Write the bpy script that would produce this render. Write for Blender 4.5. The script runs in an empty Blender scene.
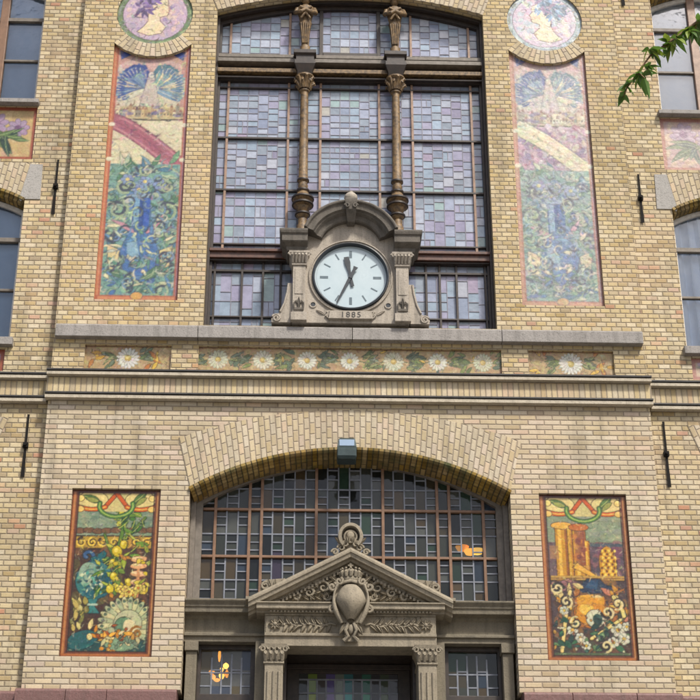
import bpy, bmesh, math, random
import numpy as np
from mathutils import Vector
from mathutils.geometry import tessellate_polygon
random.seed(7); NR = np.random.RandomState(11)
S = bpy.context.scene; COL = S.collection
R = math.radians; pi = math.pi
D_CAM, EYE = 17.0, 1.6

# ------------------------------------------------------------------ materials
def lin(c):
    c = np.asarray(c, float)/255.0
    return np.where(c <= .04045, c/12.92, ((c+.055)/1.055)**2.4)
def sc(r, g, b, k=.78):
    l = lin((r, g, b))*k
    return (float(l[0]), float(l[1]), float(l[2]), 1)

class NT:
    def __init__(s, name):
        s.m = bpy.data.materials.new(name); s.m.use_nodes = True
        s.t = s.m.node_tree; s.n = s.t.nodes; s.l = s.t.links
        s.b = s.n['Principled BSDF']; s.out = s.n['Material Output']
    def N(s, typ, ins=None, **kw):
        n = s.n.new(typ)
        for k, v in kw.items(): setattr(n, k, v)
        for k, v in (ins or {}).items(): s.put(n.inputs[k], v)
        return n
    def put(s, sock, v):
        if isinstance(v, bpy.types.NodeSocket): s.l.new(v, sock)
        else: sock.default_value = v
    def math(s, op, a, b=0.0, c=0.0):
        n = s.N('ShaderNodeMath', operation=op)
        s.put(n.inputs[0], a); s.put(n.inputs[1], b); s.put(n.inputs[2], c)
        return n.outputs[0]
    def noise(s, vec, scale, detail=4, rough=.6, dim='3D'):
        n = s.N('ShaderNodeTexNoise', {'Scale': scale, 'Detail': detail, 'Roughness': rough})
        if vec is not None: s.l.new(vec, n.inputs['Vector'])
        return n.outputs['Fac']
    def ramp(s, fac, stops, interp='LINEAR'):
        n = s.N('ShaderNodeValToRGB'); n.color_ramp.interpolation = interp
        e = n.color_ramp.elements
        while len(e) < len(stops): e.new(.5)
        for i, (p, c) in enumerate(stops):
            e[i].position = p; e[i].color = c if len(c) == 4 else (*c, 1)
        s.put(n.inputs[0], fac); return n.outputs[0]
    def mix(s, fac, a, b, blend='MIX'):
        n = s.N('ShaderNodeMix', data_type='RGBA', blend_type=blend)
        s.put(n.inputs[0], fac); s.put(n.inputs[6], a); s.put(n.inputs[7], b)
        return n.outputs[2]
    def bump(s, h, dist=.01, strength=1.0, normal=None):
        n = s.N('ShaderNodeBump', {'Distance': dist, 'Strength': strength})
        s.put(n.inputs['Height'], h)
        if normal is not None: s.l.new(normal, n.inputs['Normal'])
        return n.outputs[0]
    def pos(s):
        return s.N('ShaderNodeNewGeometry').outputs['Position']
    def scaled(s, vec, sx, sy, sz):
        n = s.N('ShaderNodeVectorMath', operation='MULTIPLY'); s.l.new(vec, n.inputs[0])
        n.inputs[1].default_value = (sx, sy, sz); return n.outputs[0]

def brick_mat(name, stops, mortar, stain=.35, course=.0625, length=.225, cross=True, grime=(.10, .085, .06), mw=.0075, bond=.5):
    t = NT(name)
    uv = t.N('ShaderNodeUVMap', uv_map='UVMap').outputs[0]
    sep = t.N('ShaderNodeSeparateXYZ'); t.l.new(uv, sep.inputs[0])
    P = t.pos()
    wob = t.math('MULTIPLY', t.math('SUBTRACT', t.noise(P, 2.3, 2), .5), .012)
    u = t.math('ADD', sep.outputs[0], wob); v = t.math('ADD', sep.outputs[1], t.math('MULTIPLY', wob, .7))
    rv = t.math('DIVIDE', v, course); row = t.math('FLOOR', rv); fv = t.math('SUBTRACT', rv, row)
    odd = t.math('FLOORED_MODULO', row, 2)
    if cross:
        w = t.math('SUBTRACT', length, t.math('MULTIPLY', odd, length*.5))
        offs = t.math('ADD', t.math('MULTIPLY', odd, .5), t.math('MULTIPLY', t.math('FLOOR', t.math('MULTIPLY', t.math('FLOORED_MODULO', row, 4), .5)), .5))
    else:
        w = length; offs = t.math('MULTIPLY', odd, bond)
    ru = t.math('ADD', t.math('DIVIDE', u, w), offs); colm = t.math('FLOOR', ru); fu = t.math('SUBTRACT', ru, colm)
    cv = t.N('ShaderNodeCombineXYZ'); t.l.new(colm, cv.inputs[0]); t.l.new(row, cv.inputs[1])
    wn = t.N('ShaderNodeTexWhiteNoise', noise_dimensions='3D'); t.l.new(cv.outputs[0], wn.inputs['Vector'])
    col = t.ramp(wn.outputs['Value'], stops)
    # per-brick tone and mottling inside a brick
    hs = t.N('ShaderNodeHueSaturation'); t.l.new(col, hs.inputs['Color'])
    sepc = t.N('ShaderNodeSeparateColor'); t.l.new(wn.outputs['Color'], sepc.inputs[0])
    t.put(hs.inputs['Value'], t.math('ADD', .91, t.math('MULTIPLY', sepc.outputs[1], .17)))
    t.put(hs.inputs['Saturation'], t.math('ADD', .70, t.math('MULTIPLY', sepc.outputs[2], .30)))
    mott = t.noise(P, 55, 3); col = t.mix(t.math('MULTIPLY', t.math('SUBTRACT', mott, .35), .7), hs.outputs[0], (*[c*.62 for c in stops[0][1][:3]], 1))
    # mortar
    eu = t.math('MULTIPLY', t.math('MINIMUM', fu, t.math('SUBTRACT', 1.0, fu)), w)
    ev = t.math('MULTIPLY', t.math('MINIMUM', fv, t.math('SUBTRACT', 1.0, fv)), course)
    e = t.math('ADD', t.math('MINIMUM', eu, ev), t.math('MULTIPLY', t.math('SUBTRACT', t.noise(P, 70, 3), .5), .009))
    mk = t.N('ShaderNodeMapRange', {'From Min': mw*.5-.002, 'From Max': mw*.5+.0075}); t.put(mk.inputs['Value'], e)
    mcol = t.mix(t.noise(P, 7, 3), mortar, (*[c*.55 for c in mortar[:3]], 1))
    col = t.mix(mk.outputs[0], mcol, col)
    # weather stains with shapes of their own
    st = t.noise(t.scaled(P, 1, 1, .45), .9, 6, .65)
    stf = t.N('ShaderNodeMapRange', {'From Min': .48, 'From Max': .75, 'To Max': stain}); t.put(stf.inputs['Value'], st)
    col = t.mix(stf.outputs[0], col, (*grime, 1))
    vs = t.N('ShaderNodeMapRange', {'From Min': .53, 'From Max': .74, 'To Max': stain*1.7}); t.put(vs.inputs['Value'], t.noise(t.scaled(P, 5, 5, .42), 1.0, 5, .6))
    col = t.mix(vs.outputs[0], col, (*grime, 1))
    pk = t.N('ShaderNodeMapRange', {'From Min': .5, 'From Max': .7, 'To Max': .22}); t.put(pk.inputs['Value'], t.noise(P, .6, 4))
    col = t.mix(pk.outputs[0], col, (.46, .30, .21, 1))
    t.l.new(col, t.b.inputs['Base Color']); t.b.inputs['Roughness'].default_value = .85
    t.b.inputs['Specular IOR Level'].default_value = .25
    h = t.math('ADD', t.math('MULTIPLY', mk.outputs[0], 1.0), t.math('MULTIPLY', mott, .35))
    h = t.math('ADD', h, t.math('MULTIPLY', sepc.outputs[0], .35))
    t.l.new(t.bump(h, .007, .9), t.b.inputs['Normal'])
    return t.m

def stone_mat(name, a, b, rough=.8, scale=6, streak=.5, dirt=(.05, .046, .038), bump=.005):
    t = NT(name); P = t.pos()
    col = t.mix(t.noise(P, scale, 6, .7), a, b)
    s = t.noise(t.scaled(P, 9, 9, .8), 1.3, 5, .6)
    f = t.N('ShaderNodeMapRange', {'From Min': .47, 'From Max': .72, 'To Max': streak}); t.put(f.inputs['Value'], s)
    col = t.mix(f.outputs[0], col, (*dirt, 1))
    sp = t.N('ShaderNodeMapRange', {'From Min': .54, 'From Max': .72, 'To Max': .5}); t.put(sp.inputs['Value'], t.noise(P, 60, 3))
    col = t.mix(sp.outputs[0], col, (*dirt, 1))
    t.l.new(col, t.b.inputs['Base Color']); t.b.inputs['Roughness'].default_value = rough
    t.b.inputs['Specular IOR Level'].default_value = .3
    t.l.new(t.bump(t.math('ADD', t.noise(P, 45, 5), t.math('MULTIPLY', t.noise(P, 9, 3), 1.2)), bump), t.b.inputs['Normal'])
    return t.m

def plain_mat(name, a, b=None, rough=.5, metal=0, scale=14, spec=.5, bump=.001):
    t = NT(name); P = t.pos(); b = b or tuple(c*.6 for c in a[:3])+(1,)
    n = t.noise(P, scale, 5, .65)
    f = t.N('ShaderNodeMapRange', {'From Min': .35, 'From Max': .65}); t.put(f.inputs['Value'], n)
    t.l.new(t.mix(f.outputs[0], a, b), t.b.inputs['Base Color'])
    t.put(t.b.inputs['Roughness'], t.math('ADD', rough-.1, t.math('MULTIPLY', n, .2)))
    t.b.inputs['Metallic'].default_value = metal; t.b.inputs['Specular IOR Level'].default_value = spec
    if bump: t.l.new(t.bump(t.noise(P, scale*3, 4), bump), t.b.inputs['Normal'])
    return t.m

def paint_mat(name, rough=.32, spec=.5, tile=.0):
    t = NT(name); P = t.pos()
    a = t.N('ShaderNodeVertexColor', layer_name='Col')
    m = t.noise(P, 40, 4); g = t.N('ShaderNodeMapRange', {'From Min': .3, 'From Max': .75, 'To Min': 1.12, 'To Max': .78}); t.put(g.inputs['Value'], m)
    vm = t.N('ShaderNodeVectorMath', operation='SCALE'); t.l.new(a.outputs[0], vm.inputs[0]); t.l.new(g.outputs[0], vm.inputs['Scale'])
    t.l.new(vm.outputs[0], t.b.inputs['Base Color'])
    t.put(t.b.inputs['Roughness'], t.math('ADD', rough-.1, t.math('MULTIPLY', t.noise(P, 12, 3), .25)))
    t.b.inputs['Specular IOR Level'].default_value = spec
    t.l.new(t.bump(t.noise(P, 18, 4), .004), t.b.inputs['Normal'])
    return t.m

def glass_mat(name, fres=.5, rough=.06, diff=.0):
    # see-through tinted pane (tint from the pane's own colour) with real reflections
    t = NT(name); P = t.pos()
    a = t.N('ShaderNodeVertexColor', layer_name='Col')
    tr = t.N('ShaderNodeBsdfTransparent'); t.l.new(a.outputs[0], tr.inputs[0])
    df = t.N('ShaderNodeBsdfDiffuse'); t.l.new(a.outputs[0], df.inputs[0])
    m1 = t.N('ShaderNodeMixShader', {0: diff}); t.l.new(tr.outputs[0], m1.inputs[1]); t.l.new(df.outputs[0], m1.inputs[2])
    gl = t.N('ShaderNodeBsdfGlossy', {'Roughness': rough})
    t.l.new(t.bump(t.noise(P, 6, 2), .004), gl.inputs['Normal'])
    fr = t.N('ShaderNodeFresnel', {'IOR': 1.0+fres})
    m2 = t.N('ShaderNodeMixShader'); t.l.new(fr.outputs[0], m2.inputs[0])
    t.l.new(m1.outputs[0], m2.inputs[1]); t.l.new(gl.outputs[0], m2.inputs[2])
    t.l.new(m2.outputs[0], t.out.inputs[0]); return t.m

def opal_mat(name):
    # opalescent window glass: milky body colour per pane also carries the sky's reflected brightness, glossy face
    t = NT(name); P = t.pos()
    a = t.N('ShaderNodeVertexColor', layer_name='Col')
    n = t.noise(t.scaled(P, 1, 1, 1.6), 9, 4, .6)
    g = t.N('ShaderNodeMapRange', {'From Min': .3, 'From Max': .7, 'To Min': .86, 'To Max': 1.12}); t.put(g.inputs['Value'], n)
    vm = t.N('ShaderNodeVectorMath', operation='SCALE'); t.l.new(a.outputs[0], vm.inputs[0]); t.l.new(g.outputs[0], vm.inputs['Scale'])
    t.l.new(vm.outputs[0], t.b.inputs['Base Color']); t.b.inputs['Roughness'].default_value = .12
    t.b.inputs['IOR'].default_value = 1.55
    t.l.new(t.bump(t.noise(P, 22, 3), .003), t.b.inputs['Normal'])
    return t.m

def emis_mat(name, c, st):
    t = NT(name); t.b.inputs['Base Color'].default_value = c
    t.b.inputs['Emission Color'].default_value = c; t.b.inputs['Emission Strength'].default_value = st
    return t.m

M = {}
M['brick_low'] = brick_mat('pale_buff_brick', [(0, sc(184, 164, 128)), (.25, sc(199, 181, 144)), (.55, sc(207, 189, 153)), (.85, sc(212, 195, 164)), (.95, sc(208, 182, 156)), (1, sc(192, 168, 134))], (.33, .272, .20, 1), .26, length=.19, cross=False)
M['brick_up'] = brick_mat('ochre_buff_brick', [(0, sc(178, 154, 104)), (.2, sc(198, 174, 122)), (.55, sc(208, 185, 134)), (.90, sc(216, 196, 150)), (.975, sc(206, 172, 128)), (1, sc(196, 144, 106))], (.34, .275, .185, 1), .28, length=.122, cross=False)
M['brick_arch'] = brick_mat('pale_arch_brick', [(0, sc(196, 177, 139)), (.5, sc(206, 188, 151)), (.85, sc(211, 194, 161)), (1, sc(206, 181, 152))], (.38, .315, .235, 1), .24, course=.0655, length=.14, cross=False)
M['brick_moss'] = brick_mat('mossy_moulded_brick', [(0, sc(112, 88, 28)), (.5, sc(146, 116, 42)), (1, sc(170, 140, 62))], (.06, .05, .028, 1), .6, course=.0655, length=.2, cross=False, grime=(.05, .055, .02))
M['stone'] = stone_mat('grey_beige_stone', (.41, .365, .305, 1), (.29, .255, .21, 1), streak=.5)
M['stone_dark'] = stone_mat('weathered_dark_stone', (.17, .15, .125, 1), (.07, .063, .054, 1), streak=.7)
M['portal'] = stone_mat('weathered_sandstone', (.20, .172, .125, 1), (.12, .105, .075, 1), streak=.5)
M['portal_light'] = stone_mat('rubbed_sandstone', (.31, .265, .195, 1), (.19, .165, .12, 1), streak=.4)
M['ledge'] = stone_mat('bluish_grey_ledge_stone', (.31, .29, .27, 1), (.22, .205, .19, 1), streak=.4, scale=4)
M['quoin'] = stone_mat('smooth_grey_block_stone', (.36, .345, .32, 1), (.28, .265, .245, 1), streak=.15, scale=3)
M['granite'] = stone_mat('purple_red_granite', (.20, .105, .095, 1), (.11, .06, .055, 1), rough=.45, scale=30, streak=.3)
M['lead'] = plain_mat('dark_lead_flashing', (.035, .032, .03, 1), (.02, .018, .016, 1), .6)
M['string'] = stone_mat('pale_string_course', (.50, .45, .36, 1), (.36, .31, .23, 1), streak=.3)
M['iron'] = plain_mat('black_wrought_iron', (.008, .008, .008, 1), (.014, .011, .009, 1), .8, spec=.15)
M['wood_dark'] = plain_mat('dark_brown_painted_wood', (.036, .024, .017, 1), (.018, .013, .010, 1), .5)
M['wood_gilt'] = plain_mat('worn_gilded_wood', (.21, .13, .052, 1), (.05, .032, .018, 1), .6, scale=22)
M['bar'] = plain_mat('orange_brown_glazing_bar', (.20, .108, .058, 1), (.14, .075, .04, 1), .5)
M['bar_soft'] = plain_mat('faded_brown_glazing_bar', (.30, .19, .13, 1), (.19, .12, .08, 1), .5)
M['came'] = plain_mat('pale_lead_came', (.19, .205, .24, 1), (.12, .13, .155, 1), .5)
M['came_up'] = plain_mat('violet_grey_lead_came', (.20, .195, .235, 1), (.15, .145, .18, 1), .5)
M['frame_grey'] = plain_mat('grey_brown_window_frame', (.17, .145, .12, 1), (.11, .095, .075, 1), .6)
M['frame_white'] = plain_mat('off_white_window_paint', (.62, .60, .56, 1), (.45, .42, .38, 1), .5)
M['opal'] = opal_mat('opalescent_glass')
M['tint'] = glass_mat('tinted_leaded_glass', .45, .06, .16)
M['tint_bright'] = glass_mat('coloured_door_glass', .42, .06, .32)
M['pane'] = glass_mat('clear_window_glass', .5, .02)
M['tile_low'] = paint_mat('glazed_tile_painting', .3)
M['tile_up'] = paint_mat('matt_glazed_tile_painting', .38, .5)
M['dial'] = plain_mat('white_enamel', (.43, .51, .54, 1), (.38, .465, .50, 1), .3, scale=5, bump=0)
M['black'] = plain_mat('black_paint', (.015, .02, .026, 1), (.02, .025, .03, 1), .4)
M['mark'] = plain_mat('blue_grey_paint', (.07, .105, .125, 1), (.10, .135, .155, 1), .4)
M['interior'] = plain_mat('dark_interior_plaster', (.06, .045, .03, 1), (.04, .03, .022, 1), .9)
M['blind_blue'] = plain_mat('blue_grey_blind', (.27, .36, .48, 1), (.22, .30, .41, 1), .9, scale=1.5)  # flat colour standing for blue grey sky reflected in the wing panes
M['blind_white'] = plain_mat('white_blind', (.88, .90, .93, 1), (.82, .84, .88, 1), .9, scale=2)  # white stands for bright sky reflected in the upper right panes
M['curtain'] = plain_mat('white_curtain_cloth', (.80, .85, .92, 1), (.66, .74, .86, 1), .9, scale=3)
M['lampbody'] = plain_mat('dark_teal_metal', (.035, .055, .055, 1), (.02, .035, .035, 1), .4, .3)
M['amber'] = emis_mat('amber_lamp_glow', (1, .36, .04, 1), 1.3)
M['amber_hot'] = emis_mat('bright_amber_lamp_glow', (1, .50, .09, 1), 2.4)
M['bark'] = stone_mat('grey_brown_bark', (.14, .10, .07, 1), (.07, .05, .035, 1), scale=12, bump=.02)
M['twig'] = plain_mat('brown_twig_bark', (.20, .11, .05, 1), (.10, .06, .03, 1), .8)
def leaf_mat():
    t = NT('green_leaf'); a = t.N('ShaderNodeVertexColor', layer_name='Col')
    t.l.new(a.outputs[0], t.b.inputs['Base Color']); t.b.inputs['Roughness'].default_value = .45
    tl = t.N('ShaderNodeBsdfTranslucent'); hs = t.N('ShaderNodeHueSaturation', {'Value': 1.6}); t.l.new(a.outputs[0], hs.inputs['Color']); t.l.new(hs.outputs[0], tl.inputs[0])
    mx = t.N('ShaderNodeMixShader', {0: .3}); t.l.new(t.b.outputs[0], mx.inputs[1]); t.l.new(tl.outputs[0], mx.inputs[2])
    t.l.new(mx.outputs[0], t.out.inputs[0]); return t.m
M['leaf'] = leaf_mat()
M['paving'] = brick_mat('street_brick_paving', [(0, (.10, .07, .055, 1)), (.6, (.17, .12, .09, 1)), (1, (.22, .16, .12, 1))], (.06, .055, .05, 1), .3, course=.1, length=.2, cross=False)
M['slab'] = stone_mat('pavement_slab_stone', (.26, .25, .23, 1), (.2, .19, .175, 1), streak=.2, scale=2)
M['roof'] = plain_mat('dark_roof_slate', (.05, .052, .058, 1), (.03, .032, .036, 1), .7)

# ------------------------------------------------------------------ mesh builder
class MB:
    def __init__(s): s.v = []; s.f = []; s.uv = []; s.mi = []; s.c = []
    def add(s, vs, fs, mi=0, uvs=None, col=None):
        o = len(s.v); s.v += [tuple(p) for p in vs]
        for k, f in enumerate(fs):
            s.f.append(tuple(i+o for i in f)); s.mi.append(mi); s.uv.append(uvs[k] if uvs else None); s.c.append(col)
    def box(s, x0, x1, y0, y1, z0, z1, mi=0, uvf=None, col=None):
        v = [(x, y, z) for x in (x0, x1) for y in (y0, y1) for z in (z0, z1)]
        f = [(0, 1, 3, 2), (4, 6, 7, 5), (0, 4, 5, 1), (2, 3, 7, 6), (0, 2, 6, 4), (1, 5, 7, 3)]
        s.add(v, f, mi, [[uvf(*v[i]) for i in q] for q in f] if uvf else None, col)
    def prism(s, pts, y0, y1, holes=(), mi=0, uvf=None, col=None):
        loops = [list(pts)]+[list(h) for h in holes]
        flat = [p for l in loops for p in l]
        tris = tessellate_polygon([[Vector((p[0], p[1], 0)) for p in l] for l in loops])
        n = len(flat)
        v = [(p[0], y0, p[1]) for p in flat]+[(p[0], y1, p[1]) for p in flat]
        f = [tuple(t) for t in tris]+[(t[2]+n, t[1]+n, t[0]+n) for t in tris]
        o = 0
        for l in loops:
            m = len(l)
            for i in range(m):
                a, b = o+i, o+(i+1) % m; f.append((a, b, b+n, a+n))
            o += m
        s.add(v, f, mi, [[uvf(*v[i]) for i in q] for q in f] if uvf else None, col)
    def stations(s, secs, closed=False, caps=True, mi=0, uvs=None):
        m = len(secs[0]); v = [p for q in secs for p in q]; f = []; U = []
        for i in range(len(secs)-1):
            for j in range(m if closed else m-1):
                a, b = i*m+j, i*m+(j+1) % m; f.append((a, b, b+m, a+m))
                if uvs: U.append([uvs[i][j], uvs[i][(j+1) % m], uvs[i+1][(j+1) % m], uvs[i+1][j]])
        if caps and closed:
            f.append(tuple(range(m))[::-1]); f.append(tuple((len(secs)-1)*m+j for j in range(m)))
            if uvs: U += [[uvs[0][j] for j in range(m)][::-1], [uvs[-1][j] for j in range(m)]]
        s.add(v, f, mi, U if uvs else None)
    def rev(s, prof, cx, cy, n=20, a0=0, a1=2*pi, mi=0, sx=1, sy=1):
        full = abs(a1-a0-2*pi) < 1e-6; k = n if full else n+1
        v = []; f = []
        for (r, z) in prof:
            for i in range(k):
                a = a0+(a1-a0)*i/n; v.append((cx+sx*r*math.cos(a), cy+sy*r*math.sin(a), z))
        for j in range(len(prof)-1):
            for i in range(n):
                a, b = j*k+i, j*k+(i+1) % k if full else j*k+i+1
                f.append((a, b, b+k, a+k))
        if full:
            f.append(tuple(range(k))[::-1]); f.append(tuple((len(prof)-1)*k+i for i in range(k)))
        s.add(v, f, mi)
    def ring(s, cx, cz, prof, n=48, a0=0, a1=2*pi, mi=0, uvr=False, sx=1, sz=1):
        # profile points (r, y) swept round a Y axis through (cx, cz)
        secs = []; uvs = []
        for i in range(n+1):
            a = a0+(a1-a0)*i/n
            secs.append([(cx+sx*r*math.cos(a), y, cz+sz*r*math.sin(a)) for r, y in prof])
            rm = max(r for r, y in prof)
            uvs.append([(r+y, rm*a) for r, y in prof])
        s.stations(secs, True, abs(a1-a0-2*pi) > 1e-6, mi, uvs if uvr else None)
    def tube(s, pts, rad, n=8, mi=0, flat=1.0):
        pts = [Vector(p) for p in pts]; rr = rad if isinstance(rad, (list, tuple)) else [rad]*len(pts)
        secs = []; up = Vector((0, 1, 0))
        for i, p in enumerate(pts):
            d = (pts[min(i+1, len(pts)-1)]-pts[max(i-1, 0)]).normalized()
            a = d.cross(up)
            if a.length < .05: a = d.cross(Vector((1, 0, 0)))
            a.normalize(); b = d.cross(a).normalized()
            secs.append([tuple(p+a*(rr[i]*math.cos(2*pi*k/n))+b*(rr[i]*flat*math.sin(2*pi*k/n))) for k in range(n)])
        s.stations(secs, True, True, mi)
    def ell(s, c, r, nu=14, nv=9, mi=0):
        v = []; f = []
        for j in range(nv+1):
            t = pi*j/nv
            for i in range(nu):
                a = 2*pi*i/nu; v.append((c[0]+r[0]*math.sin(t)*math.cos(a), c[1]+r[1]*math.sin(t)*math.sin(a), c[2]+r[2]*math.cos(t)))
        for j in range(nv):
            for i in range(nu): f.append((j*nu+i, j*nu+(i+1) % nu, (j+1)*nu+(i+1) % nu, (j+1)*nu+i))
        s.add(v, f, mi)
    def rleaf(s, x, z, y, ang, L, Wd, th=.03, mi=0, curl=.0):
        # carved relief leaf lying on a vertical face (front towards -Y)
        n = 5; secs = []
        for i in range(n+1):
            t = i/n; w = Wd*(math.sin(pi*min(1, .12+t*.88))**.8)*(1-.25*t); a = ang+curl*t
            px = x+L*t*math.cos(ang+curl*t*.5); pz = z+L*t*math.sin(ang+curl*t*.5)
            nx, nz = -math.sin(a), math.cos(a); h = th*(.35+math.sin(pi*t*.9)*.65)
            secs.append([(px+nx*w*.5, y, pz+nz*w*.5), (px+nx*w*.25, y-h, pz+nz*w*.25), (px, y-h*.6, pz), (px-nx*w*.25, y-h, pz-nz*w*.25), (px-nx*w*.5, y, pz-nz*w*.5)])
        s.stations(secs, False, False, mi)
    def build(s, name, mats, parent=None, smooth=40, bev=0, origin=None):
        if not isinstance(mats, (list, tuple)): mats = [mats]
        me = bpy.data.meshes.new(name)
        off = Vector(parent['wloc']) if parent is not None else Vector(origin or (0, 0, 0))
        me.from_pydata([(p[0]-off.x, p[1]-off.y, p[2]-off.z) for p in s.v], [], s.f)
        for m in mats: me.materials.append(m)
        me.polygons.foreach_set('material_index', s.mi)
        uvl = me.uv_layers.new(name='UVMap'); k = 0; buf = []
        for pi_, f in enumerate(s.f):
            if s.uv[pi_]:
                for q in s.uv[pi_]: buf += [q[0], q[1]]
            else:
                n = me.polygons[pi_].normal
                for i in f:
                    x, y, z = s.v[i]
                    buf += [x, y] if abs(n.z) > .75 else ([x+y, z])
        uvl.data.foreach_set('uv', buf)
        if any(c is not None for c in s.c):
            ca = me.color_attributes.new('Col', 'FLOAT_COLOR', 'CORNER'); b2 = []
            for pi_, f in enumerate(s.f): b2 += list((s.c[pi_] or (1, 1, 1, 1)))*len(f)
            ca.data.foreach_set('color', b2)
        bm = bmesh.new(); bm.from_mesh(me); bmesh.ops.recalc_face_normals(bm, faces=bm.faces); bm.to_mesh(me); bm.free()
        if smooth:
            me.polygons.foreach_set('use_smooth', [True]*len(me.polygons)); me.set_sharp_from_angle(angle=R(smooth))
        o = bpy.data.objects.new(name, me); COL.objects.link(o)
        if parent is not None:
            o.parent = parent; o['wloc'] = tuple(off)
        else:
            o.location = off; o['wloc'] = tuple(off)
        if bev:
            b = o.modifiers.new('Bevel', 'BEVEL'); b.width = bev; b.segments = 2; b.limit_method = 'ANGLE'; b.angle_limit = R(40)
        return o

def tag(o, label, cat, group=None, kind=None):
    if label: o['label'] = label
    if cat: o['category'] = cat
    if group: o['group'] = group
    if kind: o['kind'] = kind
    return o
def thing(name, loc, label, cat, group=None):
    o = bpy.data.objects.new(name, None); o.empty_display_size = .2; COL.objects.link(o); o.location = loc; o['wloc'] = tuple(loc)
    return tag(o, label, cat, group)
def arc(cx, cz, r, a0, a1, n=24):
    return [(cx+r*math.cos(a0+(a1-a0)*i/n), cz+r*math.sin(a0+(a1-a0)*i/n)) for i in range(n+1)]
def seg(half, z0, rise):
    r = (half*half+rise*rise)/(2*rise); return r, z0+rise-r, math.asin(half/r)
def arched(cx, half, zb, zs, rise, n=24):
    r, cz, t = seg(half, zs, rise)
    return [(cx-half, zb), (cx+half, zb)]+arc(cx, cz, r, pi/2-t, pi/2+t, n)
def rect(x0, x1, z0, z1): return [(x0, z0), (x1, z0), (x1, z1), (x0, z1)]
def profile_x(mb, prof, x0, x1, ret0=False, ret1=False, yb=None, mi=0):
    # moulding profile (y, z) run along X; ret = return the moulding round the end towards the wall
    mb.stations([[(x0, y, z) for y, z in prof], [(x1, y, z) for y, z in prof]], True, True, mi)

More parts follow.
